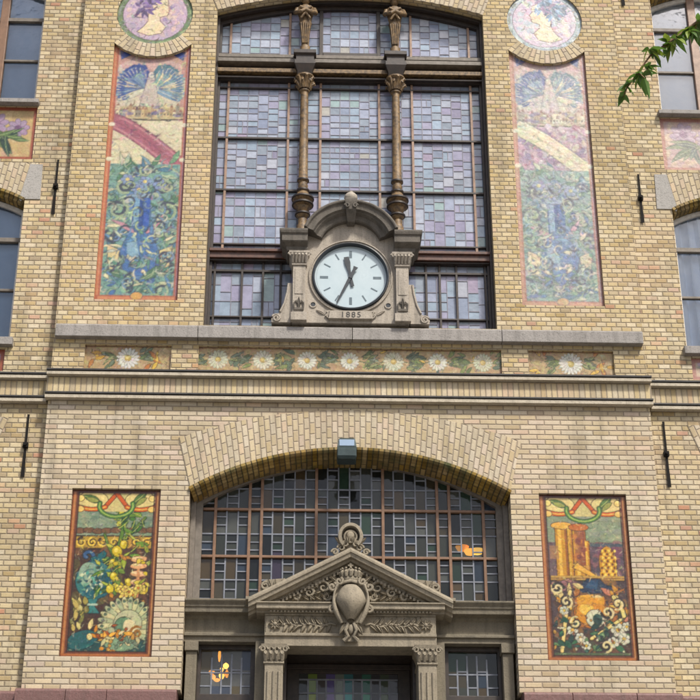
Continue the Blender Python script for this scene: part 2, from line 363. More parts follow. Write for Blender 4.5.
# ------------------------------------------------------------------ tile painting canvas
class Paint:
    def __init__(s, w, h, bg, ppm=260):
        s.w, s.h, s.p = w, h, ppm; s.W, s.H = int(w*ppm), int(h*ppm)
        s.a = np.zeros((s.H, s.W, 3)); s.a[:] = lin(bg)
        s.X, s.Z = np.meshgrid((np.arange(s.W)+.5)/ppm, (np.arange(s.H)+.5)/ppm)
    def win(s, x0, x1, z0, z1):
        p = s.p; a, b = max(0, int(x0*p)-1), min(s.W, int(x1*p)+2); c, d = max(0, int(z0*p)-1), min(s.H, int(z1*p)+2)
        return (slice(c, d), slice(a, b)) if b > a and d > c else None
    def put(s, w, mask, col, al=1):
        col = lin(col); m = (mask*al)[..., None]; s.a[w] = s.a[w]*(1-m)+col*m
    def ell(s, cx, cz, rx, rz, col, rot=0, al=1, ol=None, ow=.008):
        if ol: s.ell(cx, cz, rx+ow, rz+ow, ol, rot, al)
        r = max(rx, rz); w = s.win(cx-r, cx+r, cz-r, cz+r)
        if not w: return
        dx, dz = s.X[w]-cx, s.Z[w]-cz; c, n = math.cos(rot), math.sin(rot)
        s.put(w, (((dx*c+dz*n)/rx)**2+((-dx*n+dz*c)/rz)**2) < 1, col, al)
    def poly(s, pts, col, al=1, ol=None, ow=.008):
        xs = [p[0] for p in pts]; zs = [p[1] for p in pts]; w = s.win(min(xs), max(xs), min(zs), max(zs))
        if w:
            X, Z = s.X[w], s.Z[w]; ins = np.zeros(X.shape, bool); n = len(pts)
            for i in range(n):
                (x1, z1), (x2, z2) = pts[i], pts[(i+1) % n]
                if z1 == z2: continue
                c = ((z1 > Z) != (z2 > Z)) & (X < (x2-x1)*(Z-z1)/(z2-z1)+x1); ins ^= c
            s.put(w, ins, col, al)
        if ol: s.line(list(pts)+[pts[0]], ow, ol)
    def rect(s, x0, x1, z0, z1, col, al=1):
        w = s.win(x0, x1, z0, z1)
        if w: s.put(w, (s.X[w] >= x0) & (s.X[w] <= x1) & (s.Z[w] >= z0) & (s.Z[w] <= z1), col, al)
    def line(s, pts, wd, col, al=1, wd2=None):
        n = len(pts)-1
        for i in range(n):
            (x1, z1), (x2, z2) = pts[i], pts[i+1]; r = (wd if wd2 is None else wd+(wd2-wd)*i/max(1, n))*.5
            w = s.win(min(x1, x2)-r, max(x1, x2)+r, min(z1, z2)-r, max(z1, z2)+r)
            if not w: continue
            dx, dz = x2-x1, z2-z1; L = dx*dx+dz*dz+1e-9
            t = np.clip(((s.X[w]-x1)*dx+(s.Z[w]-z1)*dz)/L, 0, 1)
            s.put(w, np.hypot(s.X[w]-x1-t*dx, s.Z[w]-z1-t*dz) < r, col, al)
    def spiral(s, cx, cz, r, a0, turns, wd, col, wd2=None):
        n = 26; pts = [(cx+r*(1-.85*i/n)*math.cos(a0+turns*2*pi*i/n), cz+r*(1-.85*i/n)*math.sin(a0+turns*2*pi*i/n)) for i in range(n+1)]
        s.line(pts, wd, col, 1, wd2)
    def leaf(s, x, z, ang, L, wd, col, ol=None, rib=None, bend=.4):
        up, dn, mid = [], [], []
        for i in range(9):
            t = i/8; a = ang+bend*(t-.3); px = x+L*t*math.cos(ang+bend*t*.5); pz = z+L*t*math.sin(ang+bend*t*.5); h = wd*.5*math.sin(pi*t**.8)
            up.append((px-h*math.sin(a), pz+h*math.cos(a))); dn.append((px+h*math.sin(a), pz-h*math.cos(a))); mid.append((px, pz))
        s.poly(up+dn[::-1], col, 1, ol, .006)
        if rib: s.line(mid, .006, rib)
    def flower(s, x, z, r, n, col, cen, ol=None, a0=0):
        for k in range(n):
            a = a0+2*pi*k/n
            s.ell(x+.62*r*math.cos(a), z+.62*r*math.sin(a), r*.42, r*1.9/n+.004, col, a, 1, ol, .005)
        s.ell(x, z, r*.3, r*.3, cen, 0, 1, ol, .004)
    def mottle(s, cell, amt, hue=.0):
        for k, am in ((cell, amt), (cell*.35, amt*.7)):
            gh, gw = max(2, int(s.h/k)+2), max(2, int(s.w/k)+2)
            g = NR.rand(gh, gw, 3); m = g.mean(2, keepdims=True); g = m+(g-m)*hue
            zi = s.Z/s.h*(gh-1.001); xi = s.X/s.w*(gw-1.001); z0 = zi.astype(int); x0 = xi.astype(int); fz = (zi-z0)[..., None]; fx = (xi-x0)[..., None]
            v = g[z0, x0]*(1-fz)*(1-fx)+g[z0+1, x0]*fz*(1-fx)+g[z0, x0+1]*(1-fz)*fx+g[z0+1, x0+1]*fz*fx
            s.a *= 1+(v-.5)*2*am
    def brush(s, n, L, wd, amt, lo=(30, 24, 20), hi=(244, 236, 214)):
        # short strokes that vary the glaze already there
        lo, hi = np.array(lo), np.array(hi)
        for _ in range(n):
            x, z = NR.rand()*s.w, NR.rand()*s.h; c = s.a[min(s.H-1, int(z*s.p)), min(s.W-1, int(x*s.p))]
            c = np.where(c <= .0031308, c*12.92, 1.055*np.maximum(c, 1e-6)**(1/2.4)-.055)*255
            t = NR.rand()*amt; c = c*(1-t)+(hi if NR.rand() < .5 else lo)*t+NR.randn(3)*9; a = NR.rand()*6.28; l = L*(.4+NR.rand()); b = NR.randn()*.9
            pts = [(x+l*q*math.cos(a+b*q), z+l*q*math.sin(a+b*q)) for q in (0, .33, .66, 1)]
            s.line(pts, wd*(.6+NR.rand()*.8), np.clip(c, 0, 255), .85, wd*.3)
    def scatter(s, n, box, cols, rng, rmin, rmax, ol=None):
        for _ in range(n):
            x = rng.uniform(box[0], box[1]); z = rng.uniform(box[2], box[3]); k = rng.random(); L = rng.uniform(rmin, rmax)
            c = rng.choice(cols)
            if k < .65: s.leaf(x, z, rng.uniform(0, 6.28), L*2, L*.8, c, ol, None, rng.uniform(-.8, .8))
            else: s.ell(x, z, L*.5, L*.4, c, rng.uniform(0, 3), 1, ol, .005)
    def tiles(s, t, dark=.72):
        for a, mod in ((s.X, t), (s.Z, t)):
            m = np.abs((a/mod)-np.round(a/mod))*mod < .0022; s.a[m] *= dark
    def tint(s, c, sat=1.0):
        l = s.a.mean(2, keepdims=True); s.a = np.clip((l+(s.a-l)*sat)*np.array(c), 0, 1)
    def mesh(s, name, x0, z0, y, parent, mat, down=2, gain=.72, depth=.08, clip=None):
        k = np.pad(s.a, ((1, 1), (1, 1), (0, 0)), 'edge'); s.a = s.a*.36+(k[:-2, 1:-1]+k[2:, 1:-1]+k[1:-1, :-2]+k[1:-1, 2:])*.16
        H2, W2 = s.H//down, s.W//down
        a = s.a[:H2*down, :W2*down].reshape(H2, down, W2, down, 3).mean((1, 3)); a = np.clip(a*gain, 0, .9)
        off = Vector(parent['wloc'])
        xs = x0+np.linspace(0, s.w, W2)-off.x; zs = z0+np.linspace(0, s.h, H2)-off.z
        lum = a.mean(2); rel = np.zeros_like(lum)   # glazes pool a little: 1-2 mm of relief
        XX, ZZ = np.meshgrid(xs, zs)
        YY = np.full_like(XX, y-off.y)-np.clip(lum, 0, .6)*.004
        v = np.stack([XX, YY, ZZ], -1).reshape(-1, 3)
        i = np.arange(H2*W2).reshape(H2, W2)
        q = np.stack([i[:-1, :-1], i[:-1, 1:], i[1:, 1:], i[1:, :-1]], -1).reshape(-1, 4)
        if clip is not None:
            cx = (XX[:-1, :-1]+off.x).ravel(); cz = (ZZ[:-1, :-1]+off.z).ravel(); q = q[clip(cx, cz)]
        # back box so the slab has thickness
        n = len(v); bx = [(x, yy, z) for x in (xs[0], xs[-1]) for yy in (y-off.y+.006, y-off.y+depth) for z in (zs[0], zs[-1])]
        bf = [(0, 1, 3, 2), (4, 6, 7, 5), (0, 4, 5, 1), (2, 3, 7, 6), (0, 2, 6, 4), (1, 5, 7, 3)]
        allv = v.tolist(); fs = q.tolist()
        if clip is None: allv += bx; fs += [tuple(k+n for k in f) for f in bf]
        me = bpy.data.meshes.new(name); me.from_pydata(allv, [], fs); me.materials.append(mat)
        ca = me.color_attributes.new('Col', 'FLOAT_COLOR', 'POINT')
        c = np.ones((len(allv), 4)); c[:n, :3] = a.reshape(-1, 3); c[n:, :3] = a.mean((0, 1))
        ca.data.foreach_set('color', c.ravel()); me.polygons.foreach_set('use_smooth', [True]*len(me.polygons)); me.set_sharp_from_angle(angle=R(60))
        o = bpy.data.objects.new(name, me); COL.objects.link(o); o.parent = parent; return o

# ================================================================== SETTING
def struct(name, mb, m):
    o = mb.build(name, m, None, 0); o['kind'] = 'structure'; return o
mb = MB(); mb.box(-400, 400, -400, 400, -.5, -.16); struct('ground', mb, M['slab'])
mb = MB(); mb.box(-90, 90, -22, -13.5, -.155, -.12); struct('street', mb, M['paving'])
mb = MB(); mb.box(-60, 60, -13.5, .6, -.155, 0); struct('pavement', mb, M['slab'])

# ================================================================== BUILDING
B = thing('brick_building', (0, 0, 0), 'tall buff brick school building with stained glass windows, tile pictures and stone doorcase', 'building')
BW = 3.55
LR, LCZ, LT = seg(1.84, 8.28, .51)
low_arc = arc(0, LCZ, LR, pi/2+LT, pi/2-LT, 40)
mb = MB()
mb.prism([(-BW, 5.95), (-1.84, 5.95)]+low_arc+[(1.84, 5.95), (BW, 5.95), (BW, 9.5), (-BW, 9.5)], 0, .4,
         [rect(2.17, 3.18, 6.31, 8.27), rect(-3.18, -2.17, 6.31, 8.27)])
mb.build('lower_wall', M['brick_low'], B, 0)
MED = 15.07
def tall_panel(cx, n=14):
    t = math.asin(.507/.715)
    return [(cx-.507, 10.725), (cx+.507, 10.725)]+arc(cx, MED, .715, -pi/2+t, -pi/2-t, n)
circ = lambda cx, r, n=48: [(cx+r*math.cos(2*pi*i/n), MED+r*math.sin(2*pi*i/n)) for i in range(n)]
holes = [arched(0, 1.78, 10.39, 15.14, .30)]
for s in (-1, 1):
    holes += [circ(2.61*s, .505), tall_panel(2.61*s)]
    holes.append(rect(*sorted((2.14*s, 3.17*s)), 9.785, 10.11))
holes.append(rect(-1.815, 1.815, 9.785, 10.11))
mb = MB(); mb.prism(rect(-BW, BW, 9.5, 17.2), 0, .4, holes); mb.build('upper_wall', M['brick_up'], B, 0)
# radial bricks round the medallions, and over the two great openings
def vouss(mb, pin, pout, y0, y1):
    secs = []; uvs = []; v = 0; prev = None
    for a, b in zip(pin, pout):
        m = ((a[0]+b[0])/2, (a[1]+b[1])/2)
        if prev: v += math.hypot(m[0]-prev[0], m[1]-prev[1])
        prev = m; L = math.hypot(a[0]-b[0], a[1]-b[1])
        secs.append([(a[0], y0, a[1]), (b[0], y0, b[1]), (b[0], y1, b[1]), (a[0], y1, a[1])])
        uvs.append([(0, v), (L, v), (L+.005, v), (-.005, v)])
    mb.stations(secs, True, True, 0, uvs)
for s in (-1, 1):
    t0, t1 = -pi/2-R(46), -pi/2+R(46); mb = MB()
    vouss(mb, arc(2.61*s, MED, .506, t0, t1, 30), arc(2.61*s, MED, .714, t0, t1, 30), -.006, -.0006)
    mb.build('medallion_brick_ring', M['brick_arch'], B, 0)
mb = MB(); n = 48; pin, pout = [], []
for i in range(n+1):
    k = -1+2*i/n; a = pi/2-k*LT; b = pi/2-k*R(28.4); ro = 4.07+.13*abs(k)**2
    pin.append((LR*math.cos(a), LCZ+LR*math.sin(a))); pout.append((ro*math.cos(b), LCZ+ro*math.sin(b)))
vouss(mb, pin, pout, -.006, -.0006); mb.build('entrance_arch', M['brick_arch'], B, 0)
mb = MB()
mb.ring(0, LCZ, [(LR+.014, -.0065), (LR+.014, -.034), (LR-.02, -.040), (LR-.045, -.02), (LR-.05, .03), (LR-.062, .035), (LR-.066, .07), (LR-.085, .085), (LR-.09, .14), (LR-.095, .15), (LR-.095, .38), (LR-.003, .38), (LR-.003, -.0065)],
        48, pi/2-LT-.003, pi/2+LT+.003, 0, True)
mb.build('arch_moulding', M['brick_moss'], B, 30)
URr, UCZ, UT = seg(1.78, 15.14, .30)
mb = MB(); vouss(mb, arc(0, UCZ, URr, pi/2+UT, pi/2-UT, 30), arc(0, UCZ, URr+.45, pi/2+UT, pi/2-UT, 30), -.006, -.0006)
mb.build('window_arch', M['brick_arch'], B, 0)

# string courses, soldier band, ledge (bay, then both wings)
def band(x0, x1, y, nm):
    for k, (z0, z1, p, m) in enumerate([(9.668, 9.718, .10, 'string'), (9.372, 9.424, .085, 'string')]):
        mb = MB(); mb.stations([[(x, y-p, z0), (x, y-p, z1-.012), (x, y-p+.02, z1), (x, y+.02, z1), (x, y+.02, z0+.004), (x, y-.01, z0)] for x in (x0, x1)], True)
        mb.build('string_course', M[m], B, 0)
        mb = MB(); mb.box(x0-.002, x1+.002, y-p-.012, y+.01, z1+.001, z1+.020); mb.build('lead_flashing', M['lead'], B, 0)
    mb = MB(); mb.box(x0, x1, y-.03, y+.05, 9.4395, 9.665, uvf=lambda x, yy, z: (z-9.4390, x+yy)); mb.build('soldier_course', M['brick_sold'], B, 0)
M['brick_sold'] = brick_mat('soldier_course_brick', [(0, sc(196, 174, 132)), (.4, sc(210, 190, 146)), (.8, sc(217, 199, 158)), (1, sc(208, 180, 146))], (.40, .335, .24, 1), .2, course=.0655, length=.2255, cross=False, bond=0.0)
# soldier bricks stand on end: no half-bond shift
band(-BW-.03, BW+.03, 0, 'bay')
for s in (-1, 1): band(*sorted((s*(BW+.031), s*7.5)), .12, 'wing')
mb = MB(); xs = [-3.53, -1.83, 0.02, 1.82, 3.53]
for a, b in zip(xs, xs[1:]):
    mb.stations([[(x, -.095, 10.175), (x, -.095, 10.325), (x, -.075, 10.345), (x, .02, 10.387), (x, .02, 10.175)] for x in (a+.003, b-.003)], True)
mb.build('stone_ledge', M['ledge'], B, 0, bev=.006)
# plinth
for s in (-1, 1):
    mb = MB()
    edges = [1.87, 2.62, 3.06, BW+.05] if s < 0 else [1.87, 2.4, 3.1, BW+.05]
    for a, b in zip(edges, edges[1:]):
        x0, x1 = sorted((s*(a+.002), s*(b-.002)))
        mb.stations([[(x, -.10, -.02), (x, -.10, 5.905), (x, -.085, 5.93), (x, -.002, 5.955), (x, .35, 5.945), (x, .35, -.02)] for x in (x0, x1)], True)
    x0, x1 = sorted((s*(BW+.052), s*7.55)); 
    mb.stations([[(x, .03, -.02), (x, .03, 5.905), (x, .045, 5.93), (x, .118, 5.955), (x, .45, 5.945), (x, .45, -.02)] for x in (x0, x1)], True)
    mb.build('granite_plinth', M['granite'], B, 0, bev=.006)

# ------------------------------------------------------------------ wings
def wing(s):
    mx = lambda pts: [(s*x, z) for x, z in pts]
    hs = [mx(arched(4.9, .8, 10.235, 12.2, .22)), mx(rect(4.06, 5.74, 12.80, 13.615)), mx(rect(4.14, 5.66, 9.80, 10.095)),
          mx(arched(4.95, .85, 13.70, 15.62, .22)), mx(arched(4.95, .70, 6.6, 8.5, .2))]
    mb = MB(); mb.prism(rect(*sorted((s*(BW+.001), s*7.5)), 5.95, 17.2), .12, .5, hs)
    mb.build('wing_wall', M['brick_up'] if False else M['brick_wing'], B, 0)
    # segmental arches of the three wing windows
    for cx, h, zs, rise, top in ((4.9, .8, 12.2, .22, 12.745), (4.95, .85, 15.62, .22, 16.2), (4.95, .70, 8.5, .2, 9.2)):
        r, cz, t = seg(h, zs, rise); n = 24
        pin = [(s*(cx+r*math.sin(t*(-1+2*i/n))), cz+r*math.cos(t*(-1+2*i/n))) for i in range(n+1)]
        pout = []
        for i in range(n+1):
            k = -1+2*i/n; d = math.sin(t*k)*r*(1.12 if top < 13 and top > 12 else 1.35)
            pout.append((s*(cx+d), top))
        mb = MB(); vouss(mb, pin, pout, .114, .1194); mb.build('window_arch', M['brick_arch'], B, 0)
        mb = MB(); mb.ring(s*cx, cz, [(r+.008, .113), (r+.008, .094), (r-.03, .090), (r-.04, .13), (r-.07, .14), (r-.075, .2), (r-.075, .29), (r-.002, .29), (r-.002, .113)], 24, pi/2-t, pi/2+t, 0, True)
        mb.build('arch_moulding', M['brick_moss'], B, 30)
    mb = MB(); mb.prism(mx([(3.905, 12.20), (4.10, 12.20), (4.15, 12.165), (4.17, 12.20), (4.075, 12.72), (3.915, 12.72)]), .108, .119)
    mb.build('skewback_stone', M['quoin'], B, 0, bev=.004)
    for nm, z0, z1, h, cx in (('window_sill', 10.115, 10.235, .85, 4.9), ('window_sill', 13.62, 13.70, .91, 4.95)):
        mb = MB(); mb.stations([[(x, .03, z0), (x, .03, z1-.02), (x, .32, z1), (x, .32, z0)] for x in sorted((s*(cx-h), s*(cx+h)))], True); mb.build(nm, M['ledge'], B, 0, bev=.005)
    # windows
    def window(cx, half, zb, zs, rise, mull, trans, fm, bm_, backing, wave=0, label=None):
        f = MB(); out = mx(arched(cx, half-.004, zb, zs-.08, rise)); inn = mx(arched(cx, half-.055, zb+.06, zs-.12, rise-.01))
        f.prism(out, .30, .36, [inn]); fo = f.build('window', M[fm], B, 0, bev=.004)
        if label: fo['label'] = label
        g = MB()
        for x in mull: g.box(*sorted((s*(x-.055), s*(x+.055))), .285, .37, zb+.06, zs+rise-.12)
        g.build('mullion', M[bm_], fo, 0, bev=.006)
        g = MB()
        for z, w in trans: g.box(*sorted((s*(cx-half+.03), s*(cx+half-.03))), .305 if w < .04 else .292, .355, z-w/2, z+w/2)
        g.build('glazing_bar', M['frame_grey'], fo, 0, bev=.003)
        g = MB(); g.prism(mx(arched(cx, half-.03, zb+.03, zs-.1, rise)), .335, .341, col=(.93, .95, .97, 1)); g.build('pane', M['pane'], fo, 0)
        g = MB(); n = 90 if wave else 1; secs = []
        for i in range(n+1):
            x = cx-half-.02+(2*half+.04)*i/n; y = (.40 if not wave else .43)+wave*(math.sin(i*.75)+.35*math.sin(i*1.9+1))
            secs.append([(s*x, y, zb-.02), (s*x+wave*.6*math.sin(i*.7), y+wave*.4*math.cos(i*.5), (zb+zs)/2), (s*x, y*.98+.01, zs+rise)])
        g.stations(secs, False, False); g.build('curtain' if wave else 'blind', M[backing], fo, 60)  # flat backing carries a painted sky reflection; only the curtain is cloth
    if s < 0:
        window(4.95, .85, 13.70, 15.62, .22, (4.665, 5.235), ((15.15, .055), (14.48, .03)), 'frame_white', 'bar', 'blind_blue', 0, 'wing window with blue grey blind and rusty orange mullion')
        window(4.9, .8, 10.235, 12.2, .22, (4.9,), ((11.71, .06), (11.0, .03)), 'frame_white', 'frame_white', 'blind_blue', 0, 'wing window with blue grey blind and pale frame')
    else:
        window(4.95, .85, 13.70, 15.62, .22, (4.70, 5.24), ((15.18, .055), (14.48, .03)), 'frame_white', 'bar_soft', 'blind_white', 0, 'wing window with white blind')
        window(4.9, .8, 10.235, 12.2, .22, (4.9,), ((11.71, .06), (11.03, .03)), 'frame_white', 'frame_white', 'curtain', .04, 'wing window with white gathered curtain')
    window(4.95, .70, 6.6, 8.5, .2, (4.95,), ((8.0, .05), (7.3, .03)), 'frame_white', 'frame_white', 'blind_blue')
M['brick_wing'] = brick_mat('weathered_buff_brick', [(0, sc(176, 152, 108)), (.22, sc(198, 176, 128)), (.55, sc(210, 190, 144)), (.9, sc(218, 200, 158)), (.97, sc(208, 170, 132)), (1, sc(192, 136, 106))], (.32, .26, .175, 1), .28, length=.14, cross=False)
wing(-1); wing(1)
# body of the building behind the facade
mb = MB()
for x in (-7.5, 7.2): mb.box(x, x+.3, .51, 9.7, 0, 17.2)
mb.box(-7.5, 7.5, 9.71, 10, 0, 17.2); mb.build('side_and_rear_wall', M['brick_wing'], B, 0)
mb = MB(); mb.stations([[(x, -.3, 17.21), (x, -.3, 17.45), (x, 5, 20.5), (x, 10.3, 17.45), (x, 10.3, 17.21)] for x in (-7.8, 7.8)], True); mb.build('roof', M['roof'], B, 0)
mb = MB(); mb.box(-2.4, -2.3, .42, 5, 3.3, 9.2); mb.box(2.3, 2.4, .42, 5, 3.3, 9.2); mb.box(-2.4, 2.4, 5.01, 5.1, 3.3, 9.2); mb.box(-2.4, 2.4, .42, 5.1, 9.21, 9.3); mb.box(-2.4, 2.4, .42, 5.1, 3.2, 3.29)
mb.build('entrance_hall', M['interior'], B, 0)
mb = MB()
for i in range(18): mb.box(-2.6, 2.6, -.11-.29*(18-i), .40, .183*i+.002 if i else 0, .183*(i+1))
mb.build('entrance_steps', M['slab'], B, 0)

# ------------------------------------------------------------------ leaded glass
UPPAL = [((154, 166, 180), 7), ((168, 176, 198), 7), ((162, 180, 198), 5), ((180, 188, 204), 4), ((166, 164, 188), 4), ((150, 162, 184), 4), ((160, 184, 184), 1), ((156, 152, 178), 2.2), ((190, 194, 206), .7), ((184, 182, 174), .5), ((168, 156, 178), .5), ((142, 152, 176), 1.6)]
def pick(pal, rng):
    t = rng.uniform(0, sum(w for _, w in pal))
    for c, w in pal:
        t -= w
        if t <= 0: return c
    return pal[-1][0]
def pane(g, x0, x1, z0, z1, y, col, rng, tilt=.008):
    a, b = rng.gauss(0, tilt), rng.gauss(0, tilt); cx, cz = (x0+x1)/2, (z0+z1)/2
    g.add([(x, y+a*(x-cx)+b*(z-cz), z) for x, z in ((x0, z0), (x1, z0), (x1, z1), (x0, z1))], [(0, 1, 2, 3)], 0, None, col)
rng = random.Random(5)
glass, lead = MB(), MB(); GY = .262
def mosaic(x0, x1, z0, z1, ncol, hmin, hmax, pal, gain=1.0, lw=.009):
    w = (x1-x0)/ncol; hm = (hmin+hmax)/2; shared = []
    zz = z0
    while zz < z1-1e-4:
        h = rng.choice((hmin, hm, hm)); h = z1-zz if zz+h > z1-.045 else h; shared.append(h); zz += h
    for c in range(ncol):
        a, b = x0+c*w, x0+(c+1)*w
        if c: lead.box(a-lw/2, a+lw/2, GY-.006, GY+.006, z0, z1)
        z = z0; own = rng.random() < .38; hi_ = 0
        while z < z1-1e-4:
            h = rng.choice((hmin, hm, hm, hmax)) if own or hi_ >= len(shared) else shared[hi_]
            hi_ += 1
            if z+h > z1-.045: h = z1-z
            base = pick(pal, rng); k = rng.uniform(.9, 1.08)*gain*.77
            l = lin(base); col = (*[float(min(.75, v*k)) for v in l], 1)
            if rng.random() < .07 and b-a > .08:
                m = (a+b)/2; lead.box(m-lw/2, m+lw/2, GY-.005, GY+.005, z, z+h)
                pane(glass, a, m, z, z+h, GY, col, rng); l2 = lin(pick(pal, rng)); pane(glass, m, b, z, z+h, GY, (*[float(v*k) for v in l2], 1), rng)
            else: pane(glass, a, b, z, z+h, GY, col, rng)
            z += h
            if z < z1-1e-4: lead.box(a, b, GY-.0065, GY+.0065, z-lw/2, z+lw/2)
def dimmed(k): return [((c[0]*k, c[1]*k, c[2]*k), w) for c, w in UPPAL]
XS = [(-1.735, -1.60, 1), (-1.60, -.805, 6), (-.805, -.545, 2), (-.545, -.385, 1), (-.385, .385, 6), (.385, .545, 1), (.545, .82, 2), (.82, 1.60, 6), (1.60, 1.735, 1)]
for x0, x1, n in XS:
    mosaic(x0, x1, 14.50, 15.46, n, .10, .17, UPPAL, .98)
    mosaic(x0, x1, 14.05, 14.16, n, .11, .11, UPPAL, .95)
    mosaic(x0, x1, 13.255, 14.05, n, .085, .15, UPPAL, .95)
    mosaic(x0, x1, 12.46, 13.255, n, .085, .15, UPPAL, .88)
    mosaic(x0, x1, 11.66, 12.46, n, .12, .22, UPPAL, .95)
    mosaic(x0, x1, 11.54, 11.66, n, .12, .12, UPPAL, .9)
    mosaic(x0, x1, 11.275, 11.40, n, .125, .125, UPPAL, .85)
    mosaic(x0, x1, 10.63, 11.275, n, .13, .33, UPPAL, .9)
    mosaic(x0, x1, 10.40, 10.63, n, .115, .23, UPPAL, .85)
f = MB(); f.prism(arched(0, 1.777, 10.392, 15.135, .295), .20, .30, [arched(0, 1.715, 10.45, 15.06, .29)])
f.prism(arched(0, 1.778, 10.391, 15.137, .297), .12, .199, [arched(0, 1.745, 10.43, 15.11, .29)])
UW = f.build('stained_glass_window', M['wood_dark'], B, 0, bev=.006); UW['label'] = 'great arched window of lilac and pale blue stained glass'
glass.build('stained_glass', M['opal'], UW, 0); lead.build('leading', M['came_up'], UW, 0)
mb = MB()
for x in (-1.60, -.805, -.385, .385, .82, 1.60):
    for z0, z1 in ((11.55, 14.14), (14.5, 15.46)):
        if abs(x) < .5 and z0 > 14: continue
        mb.box(x-.016, x+.016, .225, .28, z0, z1)
mb.build('glazing_bar', M['bar_soft'], UW, 0, bev=.004)
mb = MB()
for z, w in ((14.05, .022), (13.255, .03), (12.46, .03), (11.66, .024)): mb.box(-1.73, 1.73, .222, .277, z-w/2, z+w/2)
for z, w in ((11.275, .03), (10.63, .022)): mb.box(-1.73, 1.73, .222, .277, z-w/2, z+w/2)
for x in (-1.68, -1.34, -1.08, -.86, .95, 1.12, 1.33, 1.69): mb.box(x-.014, x+.014, .223, .276, 10.44, 11.39)
for x0 in (-.385, .385): mb.box(x0-.025, x0+.025, .21, .28, 14.53, 15.44)
mb.box(-.36, .36, .20, .285, 14.575, 14.625); mb.box(-.36, .36, .205, .28, 15.36, 15.41)
mb.build('saddle_bar', M['wood_dark'], UW, 0, bev=.004)
def transom(name, parts):
    mb = MB()
    for y0, z0, z1, mi in parts: mb.box(-1.752, 1.752, y0, .30+.001*mi, z0, z1, mi)
    return mb.build(name, [M['wood_dark'], M['wood_gilt'], M['frame_grey'], M['red_wood']], UW, 0, bev=.005)
M['red_wood'] = plain_mat('dark_red_brown_wood', (.11, .045, .028, 1), (.05, .025, .018, 1), .5)
transom('transom', [(.19, 14.14, 14.505, 0), (.09, 14.21, 14.272, 1), (.13, 14.145, 14.172, 0), (.075, 14.365, 14.425, 2), (.11, 14.43, 14.45, 0), (.13, 14.475, 14.53, 2)])
transom('transom', [(.14, 11.415, 11.545, 3), (.11, 11.495, 11.535, 3), (.17, 11.39, 11.412, 0)])
def turned(cx):
    mb = MB(); cy = .12
    mb.rev([(.06, 11.56), (.075, 11.58), (.075, 11.86), (.055, 11.90), (.06, 11.95), (.05, 11.975), (.085, 12.02), (.09, 12.045), (.06, 12.07), (.082, 12.11), (.09, 12.14), (.128, 12.165), (.132, 12.185), (.10, 12.20), (.10, 12.22), (.135, 12.25), (.138, 12.275), (.09, 12.31), (.066, 12.36), (.075, 12.375), (.075, 12.395), (.055, 12.41), (.064, 12.46), (.052, 12.51), (.07, 12.525), (.07, 12.555), (.060, 12.57), (.056, 13.2), (.050, 13.90), (.068, 13.915), (.068, 13.935), (.05, 13.945), (.06, 14.0), (.10, 14.11), (.125, 14.13), (.125, 14.15)], cx, cy, 20)
    c = mb.build('colonnette', M['wood_gilt'], UW, 35)
    mb = MB()
    for r in range(2):
        for k in range(7):
            a = 2*pi*(k+.5*r)/7; x, y = cx+.062*math.cos(a), cy+.062*math.sin(a); L = .10+.07*r
            mb.tube([(x, y, 13.95), (cx+.085*math.cos(a), cy+.085*math.sin(a), 13.95+L*.7), (cx+.135*math.cos(a), cy+.135*math.sin(a), 13.95+L), (cx+.14*math.cos(a), cy+.14*math.sin(a), 13.95+L-.03)], [.022, .028, .02, .008], 6)
    mb.build('capital', M['wood_gilt'], UW, 50)
    for r, z in ((.14, 12.262), (.134, 12.176), (.094, 12.034), (.079, 12.386), (.074, 12.54)):
        mb = MB(); mb.rev([(r-.01, z-.016), (r+.004, z-.010), (r+.004, z+.010), (r-.01, z+.016)], cx, cy, 20); mb.build('turned_ring', M['wood_dark'], c, 35)
    mb = MB(); mb.stations([[(cx-a, y, z), (cx+a, y, z), (cx+a, .28, z), (cx-a, .28, z)] for a, y, z in ((.10, .06, 14.152), (.10, .04, 14.20), (.14, .0, 14.30), (.14, .0, 14.36), (.12, .02, 14.365), (.12, .02, 14.44), (.15, -.01, 14.46), (.15, -.01, 14.52))], True)
    mb.build('impost_block', M['wood_dark'], UW, 0, bev=.006)
    # herm figure: tapering pedestal, draped torso with crossed arms, head
    mb = MB(); cy = .09
    mb.rev([(.075, 14.522), (.075, 14.56), (.06, 14.575), (.066, 14.62), (.05, 14.64), (.058, 14.80), (.072, 14.95), (.085, 15.01), (.078, 15.04), (.088, 15.10), (.115, 15.20), (.112, 15.26), (.06, 15.30), (.036, 15.315), (.036, 15.34)], cx, cy, 20, sy=.8)
    mb.ell((cx, cy-.01, 15.40), (.056, .062, .075)); mb.ell((cx, cy-.072, 15.395), (.012, .016, .02), 8, 6)
    for s in (-1, 1):
        mb.tube([(cx+s*.112, cy-.01, 15.24), (cx+s*.135, cy-.05, 15.15), (cx+s*.05, cy-.115, 15.13), (cx-s*.075, cy-.105, 15.215)], [.036, .034, .03, .022], 8)
        mb.tube([(cx+s*.06, cy-.085, 15.04), (cx+s*.02, cy-.10, 15.10), (cx-s*.06, cy-.095, 15.19)], [.016, .02, .014], 8)
    for k in range(-2, 3): mb.tube([(cx+k*.03, cy-.066, 14.98), (cx+k*.022, cy-.056, 14.82), (cx+k*.017, cy-.046, 14.66)], [.012, .011, .008], 6)
    mb.build('herm_figure', M['wood_gilt'], UW, 50)
for s in (-1, 1): turned(s*.60)

